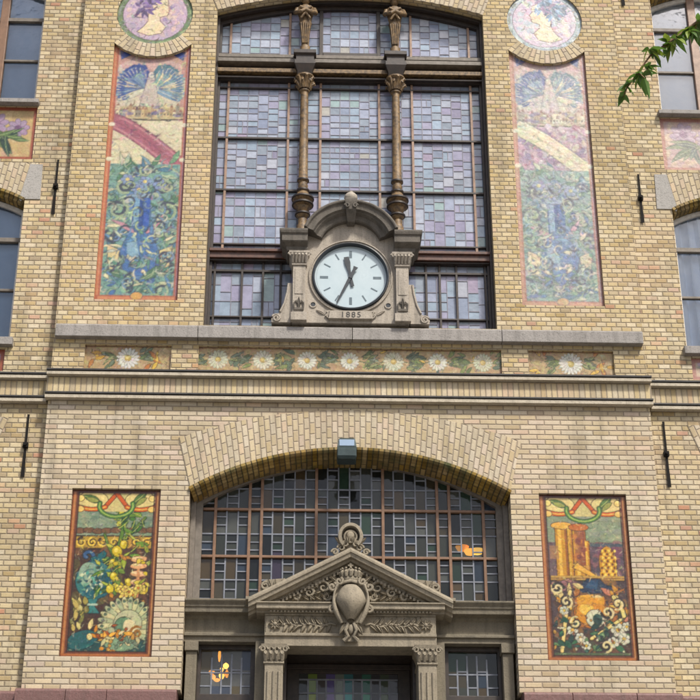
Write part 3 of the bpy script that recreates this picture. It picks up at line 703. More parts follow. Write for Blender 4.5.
# ------------------------------------------------------------------ arched entrance window
LOWPAL = [((.22, .24, .20), 7), ((.08, .09, .085), 6), ((.34, .36, .32), 3), ((.12, .22, .15), 1.5), ((.15, .21, .30), 1.6), ((.32, .23, .12), 1.4), ((.20, .16, .26), .5), ((.26, .22, .14), 2)]
LG, LL = MB(), MB(); LY = .345
Vb = [(-1.70, -1.555, 1), (-1.555, -1.16, 3), (-1.16, -1.02, 1), (-1.02, -.387, 5), (-.387, .387, 6), (.387, 1.02, 5), (1.02, 1.16, 1), (1.16, 1.555, 3), (1.555, 1.70, 1)]
Hb = [6.985, 7.304, 7.579, 7.857, 8.152, 8.413, 8.76]
ci = 0
for x0, x1, n in Vb:
    w = (x1-x0)/n
    for c in range(n):
        a, b = x0+c*w, x0+(c+1)*w; ci += 1
        if c: LL.box(a-.008, a+.008, LY-.012, LY+.008, 6.985, 8.745)
        for r, (z0, z1) in enumerate(zip(Hb, Hb[1:])):
            zs_ = [z0, z1]
            if (ci+r) % 2: zs_ = [z0, z0+(z1-z0)*(.36 if r % 2 else .30), z0+(z1-z0)*(.70 if r % 2 else .64), z1]
            for q, (p0, p1) in enumerate(zip(zs_, zs_[1:])):
                cc = pick(LOWPAL, rng); k = rng.uniform(.7, 1.25); pane(LG, a, b, p0, p1, LY, (*[v*k for v in cc], 1), rng, .02)
                if q: LL.box(a, b, LY-.013, LY+.0075, p0-.007, p0+.007)
for z in Hb[1:-1]:
    if z not in (7.579, 8.152): LL.box(-1.70, 1.70, LY-.0125, LY+.0085, z-.008, z+.008)
f = MB(); f.prism(arched(0, 1.832, 6.985, 8.262, .51), .28, .375, [arched(0, 1.70, 7.0, 8.20, .50)])
f.prism(arched(0, 1.834, 6.986, 8.264, .511), .22, .279, [arched(0, 1.775, 6.99, 8.24, .509)])
LWN = f.build('arched_window', M['frame_grey'], B, 0, bev=.006); LWN['label'] = 'wide arched window of dark leaded panes with orange brown bars'
LG.build('leaded_glass', M['tint'], LWN, 0); LL.build('leading', M['came'], LWN, 0)
mb = MB()
for x in (-1.555, -1.16, -1.02, -.387, .387, 1.02, 1.16, 1.555): mb.box(x-.017, x+.017, .305, .37, 7.0, LCZ+math.sqrt(LR**2-x*x)-.03)
for z in (7.579, 8.152): mb.box(-1.70, 1.70, .308, .368, z-.015, z+.015)
mb.build('glazing_bar', M['bar'], LWN, 0, bev=.004)

# ------------------------------------------------------------------ stone doorcase
P, PL = M['portal'], M['portal_light']
def xm(mb, prof, x0, x1): mb.stations([[(x, y, z) for y, z in prof] for x in (x0, x1)], True)
def dentils(mb, x0, x1, y0, y1, z0, z1, n):
    w = (x1-x0)/n
    for i in range(n): mb.box(x0+w*(i+.2), x0+w*(i+.8), y0, y1, z0, z1)
for s in (-1, 1):
    e = MB(); X = sorted((s*.948, s*1.838))
    xm(e, [(.34, 6.53), (.15, 6.53), (.15, 6.585), (.12, 6.59), (.12, 6.62), (.19, 6.635), (.2, 6.65), (.2, 6.79), (.17, 6.815), (.17, 6.835), (.075, 6.845), (.07, 6.90), (.055, 6.905), (.055, 6.925), (.02, 6.965), (.02, 6.985), (.34, 6.984)], *X)
    e.build('entablature', P, B, 0, bev=.004)
    e = MB(); e.box(*sorted((s*1.69, s*1.81)), .15, .38, 3.3, 6.42); e.box(*sorted((s*1.675, s*1.825)), .12, .38, 6.422, 6.528); e.box(*sorted((s*.938, s*1.045)), .10, .38, 3.3, 6.528)
    e.build('jamb_post', P, B, 0, bev=.006)
    # sidelight window
    f = MB(); f.prism(rect(*sorted((s*1.047, s*1.688)), 3.4, 6.527), .28, .36, [rect(*sorted((s*1.10, s*1.65)), 5.98, 6.48), rect(*sorted((s*1.10, s*1.65)), 3.6, 5.90)])
    so = f.build('sidelight', M['wood_dark'], B, 0, bev=.004)
    g, l = MB(), MB(); xs = [1.10, 1.2, 1.31, 1.42, 1.53, 1.65]; zs = [4.2, 4.6, 5.0, 5.4, 5.9, 6.08, 6.26, 6.48]
    for i, (a, b) in enumerate(zip(xs, xs[1:])):
        if i: l.box(*sorted((s*(a-.009), s*(a+.009))), .328, .344, 3.6, 6.40 if i in (1, 4) else 6.44)
        for j, (z0, z1) in enumerate(zip(zs, zs[1:])):
            cc = pick([((.62, .62, .58), 5), ((.45, .45, .42), 3), ((.5, .40, .22), 1), ((.30, .36, .5), 1)] if s < 0 else LOWPAL, rng); pane(g, *sorted((s*a, s*b)), z0, z1, .336, (*cc, 1), rng, .02)
            if j and (i+j) % 2: l.box(*sorted((s*a, s*b)), .329, .343, z0-.008, z0+.008)
    l.box(*sorted((s*1.10, s*1.65)), .3285, .3435, 6.22, 6.236); g.box(*sorted((s*1.1, s*1.65)), .335, .337, 3.6, 4.2, col=(.1, .1, .1, 1))
    g.build('leaded_glass', M['tint'], so, 0); l.build('leading', M['came'], so, 0)
    # pilaster with capital
    c = MB(); c.box(*sorted((s*.735, s*.935)), -.08, .30, 3.5, 6.225)
    for k in range(3):
        x = s*(.775+.06*k); c.tube([(x, -.082, 3.8), (x, -.082, 6.14)], .018, 8)
    c.box(*sorted((s*.71, s*.96)), -.105, .31, 3.3, 3.6)
    po = c.build('pilaster', PL, B, 0, bev=.006); po['label'] = 'left fluted doorway pilaster' if s < 0 else 'right fluted doorway pilaster'
    k = MB(); cx = s*.835
    k.stations([[(cx-a, y, z), (cx+a, y, z), (cx+a, .30, z), (cx-a, .30, z)] for a, y, z in ((.112, -.095, 6.226), (.112, -.095, 6.248), (.098, -.08, 6.252), (.10, -.085, 6.32), (.125, -.12, 6.385), (.135, -.13, 6.39), (.14, -.14, 6.43))], True)
    for r_, zz, L in ((.0, 6.255, .085), (.5, 6.27, .12)):
        for j in range(4):
            x = cx-.09+.06*(j+r_)
            if x > cx+.1: continue
            k.tube([(x, -.085, zz), (x, -.105, zz+L*.6), (x, -.135, zz+L), (x, -.14, zz+L-.03)], [.018, .026, .02, .008], 6)
    for q in (-1, 1):
        pts = [(cx+q*(.125+.035*math.cos(a)*(1-a/12)), -.125, 6.375+.035*math.sin(a)*(1-a/12)) for a in [i*.7 for i in range(12)]]
        k.tube(pts, .012, 6)
    k.build('capital', PL, po, 45)
# central entablature
e = MB()
xm(e, [(.3, 6.432), (-.05, 6.432), (-.05, 6.535), (-.075, 6.54), (-.075, 6.572), (-.02, 6.58), (-.02, 6.775), (-.04, 6.78), (-.04, 6.80), (.3, 6.80)], -.945, .945)
e.build('entablature', PL, B, 0, bev=.004)
e = MB()
xm(e, [(.3, 6.802), (-.06, 6.802), (-.06, 6.825), (-.11, 6.83), (-.125, 6.835), (-.125, 6.885), (-.145, 6.89), (-.145, 6.905), (-.06, 6.925), (.3, 6.925)], -1.04, 1.04)
dentils(e, -.9, .9, -.09, -.055, 6.803, 6.824, 46)
e.build('cornice', PL, B, 0, bev=.003)
# pediment: raking cornices + tympanum
AP = (0.0, 7.545); sl = (7.545-6.96)/1.12
e = MB()
e.prism([(-1.0, 6.926), (1.0, 6.926), (0, 6.926+1.0*sl-.02)], .0, .25)
PED = e.build('pediment', P, B, 0); PED['label'] = 'triangular pediment carved with foliage over the doorway'
for s in (-1, 1):
    e = MB(); prof = [(0, .25), (0, -.13), (-.035, -.165), (-.06, -.165), (-.062, -.15), (-.105, -.14), (-.108, -.09), (-.135, -.075), (-.14, -.03), (-.165, -.02), (-.167, .25)]
    secs = []
    for t in (0, 1):
        x = s*1.13*(1-t); z = AP[1]-sl*abs(x); secs.append([(x, y, z+d*1.1) for d, y in prof])
    e.stations(secs, True, True); e.box(*sorted((s*1.04, s*1.16)), -.14, .25, 6.927, 6.962)
    e.build('raking_cornice', PL, PED, 0, bev=.003)
    e = MB()
    for i in range(22):
        t = (i+.5)/23; x = s*(.93*(1-t)); z = AP[1]-sl*abs(x)-.205; e.box(x-.012, x+.012, -.05, .005, z-.016, z+.016)
    e.build('dentil_row', PL, PED, 0)
    # carved scrolls in the tympanum and along the frieze
    r2 = random.Random(3); e = MB()
    for j, (cx, cz, rr) in enumerate(((.30, 7.11, .085), (.46, 7.05, .065), (.60, 7.00, .045), (.26, 7.0, .05))):
        pts = [(s*(cx+rr*(1-i/16)*math.cos(i*.62+j)), -.02, cz+rr*(1-i/16)*math.sin(i*.62+j)*.95) for i in range(15)]
        e.tube(pts, [.022*(1-i/22) for i in range(15)], 6)
        for q in range(6):
            a = q*1.05+j; e.rleaf(s*(cx+rr*.7*math.cos(a)), cz+rr*.6*math.sin(a), -.002, (a+.6) if s > 0 else pi-a-.6, rr*1.1, rr*.6, .045)
    for q in range(9): 
        x = .25+.07*q; e.rleaf(s*x, 6.97+.0*q, -.002, (.5 if s > 0 else pi-.5)+r2.uniform(-.4, .4), .10, .05, .04)
    e.build('tympanum_relief', PL, PED, 50)
    e = MB()
    for q in range(8):
        x = .22+.068*q; z = 6.675
        for up in (1, -1): e.rleaf(s*(x+.03*(up > 0)), z, -.021, (up*.75 if s > 0 else pi-up*.75)+r2.uniform(-.2, .2), .115, .055, .04, 0, .5*up*s)
        e.ell((s*(x+.035), -.03, z+r2.uniform(-.02, .02)), (.016, .022, .016), 8, 6)
    e.tube([(s*(.16+.06*i), -.03, 6.675+.018*math.sin(i*1.6)) for i in range(11)], .013, 6)
    fl = e; fl.build('frieze_relief', PL, B, 50)
    e = MB()
    e.box(*sorted((s*.735, s*.93)), -.032, .0, 6.584, 6.772)
    for q in range(8): e.rleaf(s*.83, 6.678, -.033, q*pi/4, .075, .045, .03)
    e.ell((s*.83, -.05, 6.678), (.022, .02, .022), 10, 8); e.build('rosette_block', PL, B, 45)
    # corner acroterion lying on the rake
    e = MB(); cx = s*.86
    e.prism([(cx-s*.16, 6.985), (cx+s*.15, 6.985), (cx+s*.15, 7.10), (cx+s*.09, 7.205), (cx-s*.13, 7.225)][::s], .02, .20)
    e.tube([(cx+s*.09-s*.05*math.cos(a)*(1-a/14), .01, 7.13+.05*math.sin(a)*(1-a/14)) for a in [i*.6 for i in range(16)]], .016, 6)
    for q in range(4): e.rleaf(cx-s*.12+s*.05*q, 7.11, .02, pi/2+(.6-.3*q)*s, .10, .05, .035)
    e.build('acroterion', PL, B, 45)
# finial
e = MB(); cz = 7.70
e.ring(0, cz, [(.145, -.04), (.138, -.085), (.105, -.09), (.098, -.05), (.098, .08), (.145, .08)], 28, R(-50), R(230), sz=1.12)
e.ring(0, cz, [(.082, -.03), (.078, -.06), (.06, -.06), (.055, -.03)], 24)
e.prism([(-.10, 7.50), (.10, 7.50), (.13, 7.60), (.085, 7.70), (.085, 7.74), (-.085, 7.74), (-.085, 7.70), (-.13, 7.60)], -.02, .07)
e.ell((0, -.02, 7.715), (.058, .05, .075))
for s in (-1, 1):
    for cxx, czz, rr in ((.105, 7.565, .045), (.175, 7.515, .04), (.06, 7.61, .04)):
        e.tube([(s*(cxx+rr*(1-i/18)*math.cos(i*.55)), -.045, czz+rr*(1-i/18)*math.sin(i*.55)) for i in range(16)], .014, 6)
    e.rleaf(s*.02, 7.63, -.05, pi/2-s*.3, .08, .05, .04)
    e.rleaf(s*.10, 7.63, -.03, pi/2-s*.9, .10, .05, .04)
e.build('finial', PL, PED, 45)
# cartouche: convex shield, scrolled rim, crown above, pendant below
e = MB(); secs = []
nu, nv = 22, 14
def sh_w(t): return .175*(math.sin(pi*min(1, max(0, (t*.86+.07))))**.55)*(1 if t > .5 else (.55+.9*t))
V, F = [], []
for j in range(nv+1):
    t = j/nv; z = 6.70+.40*t; w = sh_w(t)
    for i in range(nu+1):
        u = -1+2*i/nu; V.append((w*u, -.10-.20*math.sqrt(max(0, 1-u*u))*math.sin(pi*(t*.8+.12))**.7, z))
for j in range(nv):
    for i in range(nu): F.append((j*(nu+1)+i, j*(nu+1)+i+1, (j+1)*(nu+1)+i+1, (j+1)*(nu+1)+i))
e.add(V, F)
e.prism([(-.17, 6.78), (-.10, 6.68), (.10, 6.68), (.17, 6.78), (.18, 7.02), (.12, 7.10), (-.12, 7.10), (-.18, 7.02)], -.11, .02)
for s in (-1, 1):
    e.tube([(s*(.10+.09*math.sin(t*2.6)), -.16-.02*math.sin(t*3), 6.66+.44*t) for t in [i/12 for i in range(13)]], [.02+.008*math.sin(i*.5) for i in range(13)], 8)
    for cxx, czz, rr, dr in ((.205, 7.075, .055, 1), (.20, 6.82, .045, -1), (.13, 7.14, .045, 1)):
        e.tube([(s*(cxx+rr*(1-i/18)*math.cos(dr*i*.55+2)), -.15, czz+rr*(1-i/18)*math.sin(dr*i*.55+2)) for i in range(16)], .018, 6)
    e.rleaf(s*.06, 6.66, -.12, -pi/2+s*.5, .14, .07, .05); e.rleaf(s*.12, 7.12, -.12, pi/2-s*.9, .15, .06, .05)
    e.tube([(s*.03, -.15, 6.66), (s*.06, -.16, 6.58), (s*.03, -.14, 6.52), (s*.075, -.12, 6.475)], [.02, .02, .02, .026], 6)
e.ell((0, -.13, 6.60), (.035, .04, .06), 10, 8); e.box(-.07, .07, -.11, -.052, 6.47, 6.60)
e.build('cartouche', PL, B, 45)['label'] = 'bulging stone shield with scrolled rim'
e = MB()
e.rev([(.095, 7.15), (.105, 7.17), (.10, 7.20), (.092, 7.205)], 0, -.08, 20, sy=.8)
for i in range(7):
    a = -pi+pi*i/6; x, y = .098*math.cos(a), -.08+.078*math.sin(a)
    e.tube([(x, y, 7.20), (x*1.15, y-.012, 7.25), (x*1.0, y, 7.285)], [.02, .024, .006], 6)
    e.ell((x*1.1, y-.01, 7.292), (.014, .014, .014), 8, 6)
e.ell((0, -.09, 7.24), (.07, .06, .07)); e.box(-.012, .012, -.10, -.08, 7.30, 7.37); e.box(-.03, .03, -.099, -.081, 7.335, 7.352)
e.tube([(-.12, -.11, 7.13), (0, -.15, 7.145), (.12, -.11, 7.13)], .022, 8)
e.build('carved_crown', PL, B, 45)
# the doorway itself
e = MB()
for s in (-1, 1): e.box(*sorted((s*.70, s*.76)), .302, .78, 3.3, 6.43); 
e.box(-.76, .76, .302, .78, 6.44, 6.53); e.box(-.70, .70, .69, .78, 6.372, 6.435)
e.build('door_recess', M['wood_dark'], B, 0, bev=.005)
f = MB(); f.prism(rect(-.698, .698, 3.3, 6.37), .70, .77, [rect(-.56, .56, 5.2, 6.33)]); 
f.box(-.03, .03, .68, .69, 3.3, 5.15); dr = f.build('door', M['wood_dark'], B, 0, bev=.006)
g, l = MB(), MB(); N = 11; xs = [-.56+1.12*i/N for i in range(N+1)]
cols = [(.12, .13, .13), (.30, .42, .10), (.13, .12, .12), (.24, .20, .50), (.35, .42, .36), (.12, .38, .42), (.10, .11, .11), (.10, .30, .22), (.09, .09, .10), (.16, .20, .14), (.12, .12, .14)]
for i in range(N):
    for j, (z0, z1) in enumerate(((5.2, 5.7), (5.7, 6.11), (6.11, 6.33))):
        k = (1.2, 1.6, .9)[j]*rng.uniform(.8, 1.2); c = cols[i] if j else cols[(i*5+3) % N]
        pane(g, xs[i], xs[i+1], z0, z1, .735, (*[min(.9, v*k*1.5) for v in c], 1), rng, .02)
    if i: l.box(xs[i]-.010, xs[i]+.010, .727, .743, 5.2, 6.27)
for z in (5.7, 6.11, 6.265): l.box(-.56, .56, .7275, .7425, z-.009, z+.009)
g.build('leaded_glass', M['tint_bright'], dr, 0); l.build('leading', M['came'], dr, 0)

# ================================================================== CLOCK
def text_mesh(body, size, loc, depth, mat, name, parent):
    cu = bpy.data.curves.new('lettering', 'FONT'); cu.body = body; cu.size = size; cu.extrude = depth; cu.align_x = 'CENTER'; cu.space_character = 1.25
    tmp = bpy.data.objects.new('lettering', cu); COL.objects.link(tmp); bpy.context.view_layer.update()
    me = bpy.data.meshes.new_from_object(tmp.evaluated_get(bpy.context.evaluated_depsgraph_get())); bpy.data.objects.remove(tmp)
    me.materials.clear(); me.materials.append(mat)
    o = bpy.data.objects.new(name, me); COL.objects.link(o); off = Vector(parent['wloc']); o.parent = parent
    o.location = Vector(loc)-off; o.rotation_euler = (pi/2, 0, 0); return o
CK = thing('wall_clock', (0, -.05, 10.39), 'round white clock in a carved stone surround with curved hood on the grey ledge', 'clock')
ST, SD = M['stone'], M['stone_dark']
CZ = 11.025; YF = -.10
mb = MB()
mb.prism([(-.60, 10.39), (.60, 10.39), (.60, 11.40)]+arc(0, 11.395, .56, R(8), R(172), 24)+[(-.60, 11.40)], YF, .18, [[(.446*math.cos(2*pi*i/48), CZ+.446*math.sin(2*pi*i/48)) for i in range(48)]])
mb.build('clock_case', ST, CK, 0, bev=.005)
mb = MB()
mb.ring(0, CZ, [(.515, -.099), (.510, -.122), (.496, -.126), (.49, -.112), (.475, -.112), (.470, -.099)], 64)
mb.build('stone_ring', ST, CK, 30)
mb = MB(); mb.ring(0, CZ, [(.468, -.098), (.466, -.14), (.454, -.145), (.440, -.136), (.438, -.075), (.445, -.07)], 64); mb.build('bezel', M['black'], CK, 30)
mb = MB(); mb.prism([(.442*math.cos(2*pi*i/64), CZ+.442*math.sin(2*pi*i/64)) for i in range(64)], -.085, -.06); dial = mb.build('clock_dial', M['dial'], CK, 0)
for k in range(12):
    a = 2*pi*k/12; r0, r1, w = (.275, .375, .017) if k % 3 == 0 else (.285, .375, .0085); mb = MB()
    c, s_ = math.sin(a), math.cos(a)
    P4 = [(c*r+q*s_*w, -.0875, CZ+s_*r-q*c*w) for r, q in ((r0, -1), (r1, -1), (r1, 1), (r0, 1))]
    mb.stations([P4, [(p[0], -.0852, p[2]) for p in P4]], True); mb.build('hour_mark', M['mark'], dial, 0)
mb = MB(); mb.ring(0, CZ, [(.418, -.0862), (.4155, -.0862), (.4155, -.0845), (.418, -.0845)], 64); mb.build('minute_ring', M['came'], dial, 0)
def hand(name, ang, shape, y):
    c, s_ = math.sin(ang), math.cos(ang); mb = MB()
    mb.prism([(c*r+q*s_, CZ+s_*r-q*c) for q, r in shape], y, y+.006); return mb.build(name, M['black'], CK, 0)
hand('hour_hand', R(-11), [(-.014, -.02), (-.02, -.13), (.02, -.13), (.014, -.02), (.018, .10), (.036, .2), (.030, .285), (-.030, .285), (-.036, .2), (-.018, .10)], -.105)
hand('minute_hand', R(205), [(-.02, 0), (-.018, -.10), (-.03, -.15), (.03, -.15), (.018, -.10), (.02, 0), (.008, .40), (-.008, .40)], -.118)
mb = MB(); mb.rev([(.0, 0), (.026, 0), (.026, .03), (.0, .03)], 0, 0, 16); mb.v = [(x, -.125+z, CZ+y) for x, y, z in mb.v]; mb.build('hand_boss', M['black'], CK, 40)
# pilasters with capitals, scroll brackets
for s in (-1, 1):
    mb = MB(); x0, x1 = sorted((s*.55, s*.705))
    mb.box(x0, x1, -.155, .15, 10.50, 11.145); mb.box(*sorted((s*.53, s*.725)), -.17, .16, 10.392, 10.50); mb.box(*sorted((s*.575, s*.68)), -.163, -.154, 10.75, 11.10)
    pl = mb.build('pilaster', ST, CK, 0, bev=.006)
    mb = MB(); cx = s*.6275
    mb.stations([[(cx-a, y, z), (cx+a, y, z), (cx+a, .15, z), (cx-a, .15, z)] for a, y, z in ((.09, -.17, 11.147), (.095, -.175, 11.165), (.08, -.16, 11.175), (.09, -.17, 11.24), (.12, -.20, 11.29), (.125, -.21, 11.30), (.125, -.21, 11.33))], True)
    for k in range(5): mb.tube([(cx-.08+.04*k, -.165, 11.18), (cx-.08+.04*k, -.19, 11.23), (cx-.085+.0425*k, -.225, 11.275), (cx-.085+.0425*k, -.228, 11.25)], [.015, .022, .018, .006], 6)
    for q in (-1, 1): mb.tube([(cx+q*(.105+.032*math.cos(a)*(1-a/11)), -.20, 11.28+.032*math.sin(a)*(1-a/11)) for a in [i*.7 for i in range(11)]], .012, 6)
    mb.build('capital', ST, pl, 45)
    mb = MB()  # drop ornament on the pilaster foot
    mb.box(cx-.062, cx+.062, -.17, -.156, 10.53, 10.56)
    for q in (-1, 1): mb.tube([(cx+q*.055, -.165, 10.55), (cx+q*.06, -.17, 10.62), (cx+q*.03, -.17, 10.655), (cx+q*.02, -.168, 10.62)], .010, 6)
    mb.rleaf(cx, 10.56, -.157, pi/2, .15, .05, .03); mb.build('drop_ornament', SD, pl, 45)
    mb = MB()
    prof = [(s*.71, 10.392), (s*.95, 10.392), (s*.955, 10.44), (s*.90, 10.49), (s*.84, 10.54), (s*.79, 10.66), (s*.765, 10.82), (s*.755, 10.93), (s*.71, 10.93)]
    mb.prism(prof, -.10, .12)
    mb.tube([(s*(.895+.055*math.cos(a)*(1-a/14)), -.105, 10.445+.055*math.sin(a)*(1-a/14)) for a in [i*.55+.4 for i in range(20)]], .014, 6)
    mb.tube([(s*.755, -.105, 10.92), (s*.768, -.105, 10.8), (s*.80, -.105, 10.65), (s*.85, -.105, 10.53)], .014, 6)
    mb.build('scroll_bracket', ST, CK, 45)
    mb = MB(); mb.ring(s*.455, 10.635, [(.030, -.098), (.030, -.112), (.045, -.112), (.045, -.098)], 18)
    mb.build('round_boss', ST, CK, 30)
    mb = MB(); mb.prism([(s*.455+.03*math.cos(2*pi*i/14), 10.635+.03*math.sin(2*pi*i/14)) for i in range(14)], -.104, -.101); mb.build('drain_hole', M['black'], CK, 0)
    # end blocks of the hood
    mb = MB()
    mb.stations([[(s*(.53), y, z), (s*(.80+a), y, z), (s*(.80+a), .14, z), (s*.53, .14, z)] for a, y, z in ((-.02, -.19, 11.332), (-.01, -.20, 11.36), (-.01, -.20, 11.385), (.035, -.27, 11.42), (.045, -.28, 11.43), (.045, -.28, 11.515), (.06, -.30, 11.53), (.075, -.31, 11.56), (.075, -.31, 11.585), (.03, -.27, 11.60))], True)
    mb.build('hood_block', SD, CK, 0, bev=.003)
    mb = MB()  # scroll ends of the date panel
    for dx, dz, r in ((.27, 10.475, .032), (.265, 10.525, .024)): mb.tube([(s*(dx+r*math.cos(a)*(1-a/12)), -.115, dz+r*math.sin(a)*(1-a/12)) for a in [i*.6 for i in range(16)]], .011, 6)
    mb.rleaf(s*.31, 10.50, -.10, (.5 if s > 0 else pi-.5), .12, .04, .02); mb.build('panel_scroll', ST, CK, 45)
a0 = math.acos(.545/.62)
mb = MB()
mb.ring(0, 11.395, [(.62, .14), (.62, -.30), (.60, -.315), (.585, -.31), (.57, -.285), (.56, -.28), (.50, -.275), (.485, -.24), (.475, -.235), (.45, -.19), (.44, -.185), (.40, -.18), (.385, -.165), (.385, .14)], 40, a0-.12, pi-a0+.12)
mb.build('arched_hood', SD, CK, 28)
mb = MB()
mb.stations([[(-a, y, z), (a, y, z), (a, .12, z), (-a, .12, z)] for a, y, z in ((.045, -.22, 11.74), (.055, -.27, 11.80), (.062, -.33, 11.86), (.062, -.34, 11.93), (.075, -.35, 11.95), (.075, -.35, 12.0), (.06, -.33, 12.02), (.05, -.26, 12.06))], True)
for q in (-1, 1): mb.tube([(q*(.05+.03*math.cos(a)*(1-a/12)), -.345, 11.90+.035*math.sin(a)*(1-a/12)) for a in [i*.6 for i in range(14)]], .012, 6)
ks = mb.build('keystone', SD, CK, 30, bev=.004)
mb = MB(); mb.rev([(.05, 12.03), (.075, 12.05), (.085, 12.09), (.08, 12.12), (.055, 12.15), (.03, 12.165), (.03, 12.18), (.0, 12.19)], 0, -.2, 20); mb.build('finial', ST, ks, 40)
mb = MB(); mb.prism([(-.27, 10.43), (.27, 10.43), (.25, 10.535), (-.25, 10.535)], -.15, -.098); mb.build('date_panel', ST, CK, 0, bev=.003)
text_mesh('1885', .105, (0, -.1515, 10.446), .0025, M['lead'], 'date_inscription', CK)

# ================================================================== TILE PICTURES
pr = random.Random(21); U = pr.uniform
def frame_lower(p):
    W, H = p.w, p.h
    p.rect(0, W, 0, .065, (118, 60, 26)); p.rect(0, W, H-.05, H, (96, 48, 22))
    for x0, x1 in ((0, .075), (W-.075, W)):
        p.rect(x0, x1, 0, H, (112, 58, 26)); p.rect(x0+.020, x1-.020, .03, H-.03, (186, 112, 52)); p.rect(x0+.030, x1-.036, .03, H-.03, (214, 152, 88))
    p.rect(.022, W-.022, .02, .045, (182, 106, 48))
    for x in (.082, W-.082): p.line([(x, .06), (x, H-.04)], .012, (52, 26, 14))
    p.line([(.075, .07), (W-.075, .07)], .012, (52, 26, 14))
def strapwork(p):
    W, H = p.w, p.h; c = W/2; t = H-.05
    p.rect(.088, W-.088, t-.22, t, (206, 196, 148))
    for s in (-1, 1):
        p.ell(c+s*.27, t-.08, .17, .10, (228, 214, 160), 0, 1, (60, 40, 16)); p.leaf(c+s*.18, t-.12, .6 if s > 0 else pi-.6, .24, .085, (84, 118, 62), (30, 44, 22), (190, 200, 130)); p.leaf(c+s*.34, t-.05, pi+.5 if s > 0 else -.5, .17, .06, (150, 160, 90), (40, 50, 26))
        p.line([(c, t), (c+s*.13, t-.17)], .055, (52, 26, 12)); p.line([(c, t), (c+s*.13, t-.17)], .04, (200, 96, 44))
        pts = [(c+s*(.12+.30*i/10), t-.165-.03*math.sin(pi*i/10)) for i in range(11)]; p.line(pts, .06, (52, 26, 12)); p.line(pts, .045, (206, 104, 40)); p.line(pts, .012, (250, 196, 110))
        p.ell(c+s*.40, t-.06, .035, .035, (244, 220, 150), 0, 1, (70, 40, 16)); p.ell(c+s*.40, t-.19, .04, .034, (236, 204, 130), 0, 1, (70, 40, 16))
    pts = [(c+.19*math.sin(a), t-.15+.13*math.cos(a)) for a in [pi*.42+pi*1.16*i/12 for i in range(13)]]
    p.line(pts, .058, (28, 46, 24)); p.line(pts, .042, (78, 128, 62)); p.line(pts, .012, (170, 196, 110))
def still_life():
    p = Paint(1.012, 1.962, (66, 46, 34)); W, H = p.w, p.h
    p.rect(.08, W-.08, 1.40, 1.72, (132, 152, 138)); p.mottle(.12, .16, .3)
    for i in range(40): p.ell(U(.1, W-.1), U(1.42, 1.7), U(.03, .1), U(.01, .035), pr.choice([(110, 138, 128), (158, 170, 150), (96, 122, 118)]), U(-.4, .4), .5)
    for x in [.12+.1*i for i in range(9)]: p.ell(x, 1.46+U(-.01, .02), .06, .03, (116, 84, 60), 0, 1, (60, 40, 30))
    # yellow ornamental band
    p.rect(.088, W-.088, 1.25, 1.40, (178, 150, 66))
    for i in range(7):
        x = .15+.12*i; p.spiral(x, 1.325, .055, U(0, 6), 1.3, .03, (62, 44, 20)); p.spiral(x, 1.325, .055, U(0, 6), 1.2, .018, (232, 202, 96))
    p.line([(.088, 1.25), (W-.088, 1.25)], .012, (40, 26, 20)); p.line([(.088, 1.40), (W-.088, 1.40)], .012, (60, 44, 24))
    for i in range(120): p.ell(U(.09, W-.09), U(.5, 1.24), U(.015, .06), U(.02, .09), pr.choice([(84, 52, 44), (104, 66, 46), (60, 40, 32), (120, 84, 52), (76, 62, 44), (92, 88, 50)]), U(0, 3), .6)
    # blue-green ewer
    O = (14, 30, 40)
    p.spiral(.225, 1.16, .085, -1.2, .85, .05, O); p.spiral(.225, 1.16, .085, -1.2, .85, .034, (60, 92, 150))
    p.poly([(.30, 1.05), (.40, 1.05), (.44, 1.2), (.40, 1.23), (.33, 1.17), (.26, 1.14)], (34, 98, 116), 1, O)
    p.ell(.32, .88, .20, .22, (56, 116, 130), 0, 1, O); p.ell(.27, .93, .12, .16, (146, 176, 168), .3); p.ell(.41, .83, .10, .15, (26, 82, 104)); p.ell(.34, .76, .14, .08, (36, 92, 116)); p.spiral(.27, .92, .10, 0, 1.6, .02, (90, 128, 134)); p.spiral(.36, .84, .09, 2, 1.4, .016, (190, 206, 196)); 
    for i in range(40):
        a, r = U(0, 6.28), U(0, .17); p.ell(.31+r*math.cos(a), .89+r*1.1*math.sin(a), U(.008, .028), U(.008, .024), pr.choice([(210, 222, 200), (26, 74, 96), (84, 158, 160), (120, 170, 160), (40, 70, 60)]), U(0, 3))
    p.poly([(.26, .67), (.38, .67), (.35, .58), (.41, .50), (.23, .50), (.29, .58)], (60, 124, 134), 1, O); p.line([(.27, .60), (.37, .60)], .02, (176, 202, 196))
    # stem with leaves and yellow fruit
    for pts, w in (([(.55, .72), (.56, .95), (.54, 1.15), (.58, 1.35), (.62, 1.60)], .035), ([(.60, 1.36), (.72, 1.48), (.84, 1.62)], .024), ([(.55, 1.10), (.45, 1.28), (.40, 1.42)], .02), ([(.6, 1.6), (.52, 1.70), (.42, 1.76)], .02)):
        p.line(pts, w+.016, (24, 44, 18)); p.line(pts, w, (92, 128, 48))
    for i in range(46):
        z = U(.74, 1.68); x = .56+.1*math.sin(z*5)+U(-.13, .17); a = U(0, 6.28); p.leaf(x, z, a, U(.07, .17), U(.03, .07), pr.choice([(64, 112, 44), (104, 146, 50), (150, 172, 58), (38, 84, 44), (188, 190, 80)]), (20, 38, 16), (200, 206, 110) if U(0, 1) < .4 else None)
    for x, z, r in ((.55, 1.22, .065), (.51, 1.08, .05), (.62, 1.30, .05), (.53, .93, .045), (.60, .80, .06), (.50, .78, .05), (.70, .86, .045)):
        p.ell(x, z, r*.8, r, (204, 186, 48), U(-.4, .4), 1, (60, 60, 16)); p.ell(x-.012, z+.015, r*.35, r*.45, (240, 226, 120))
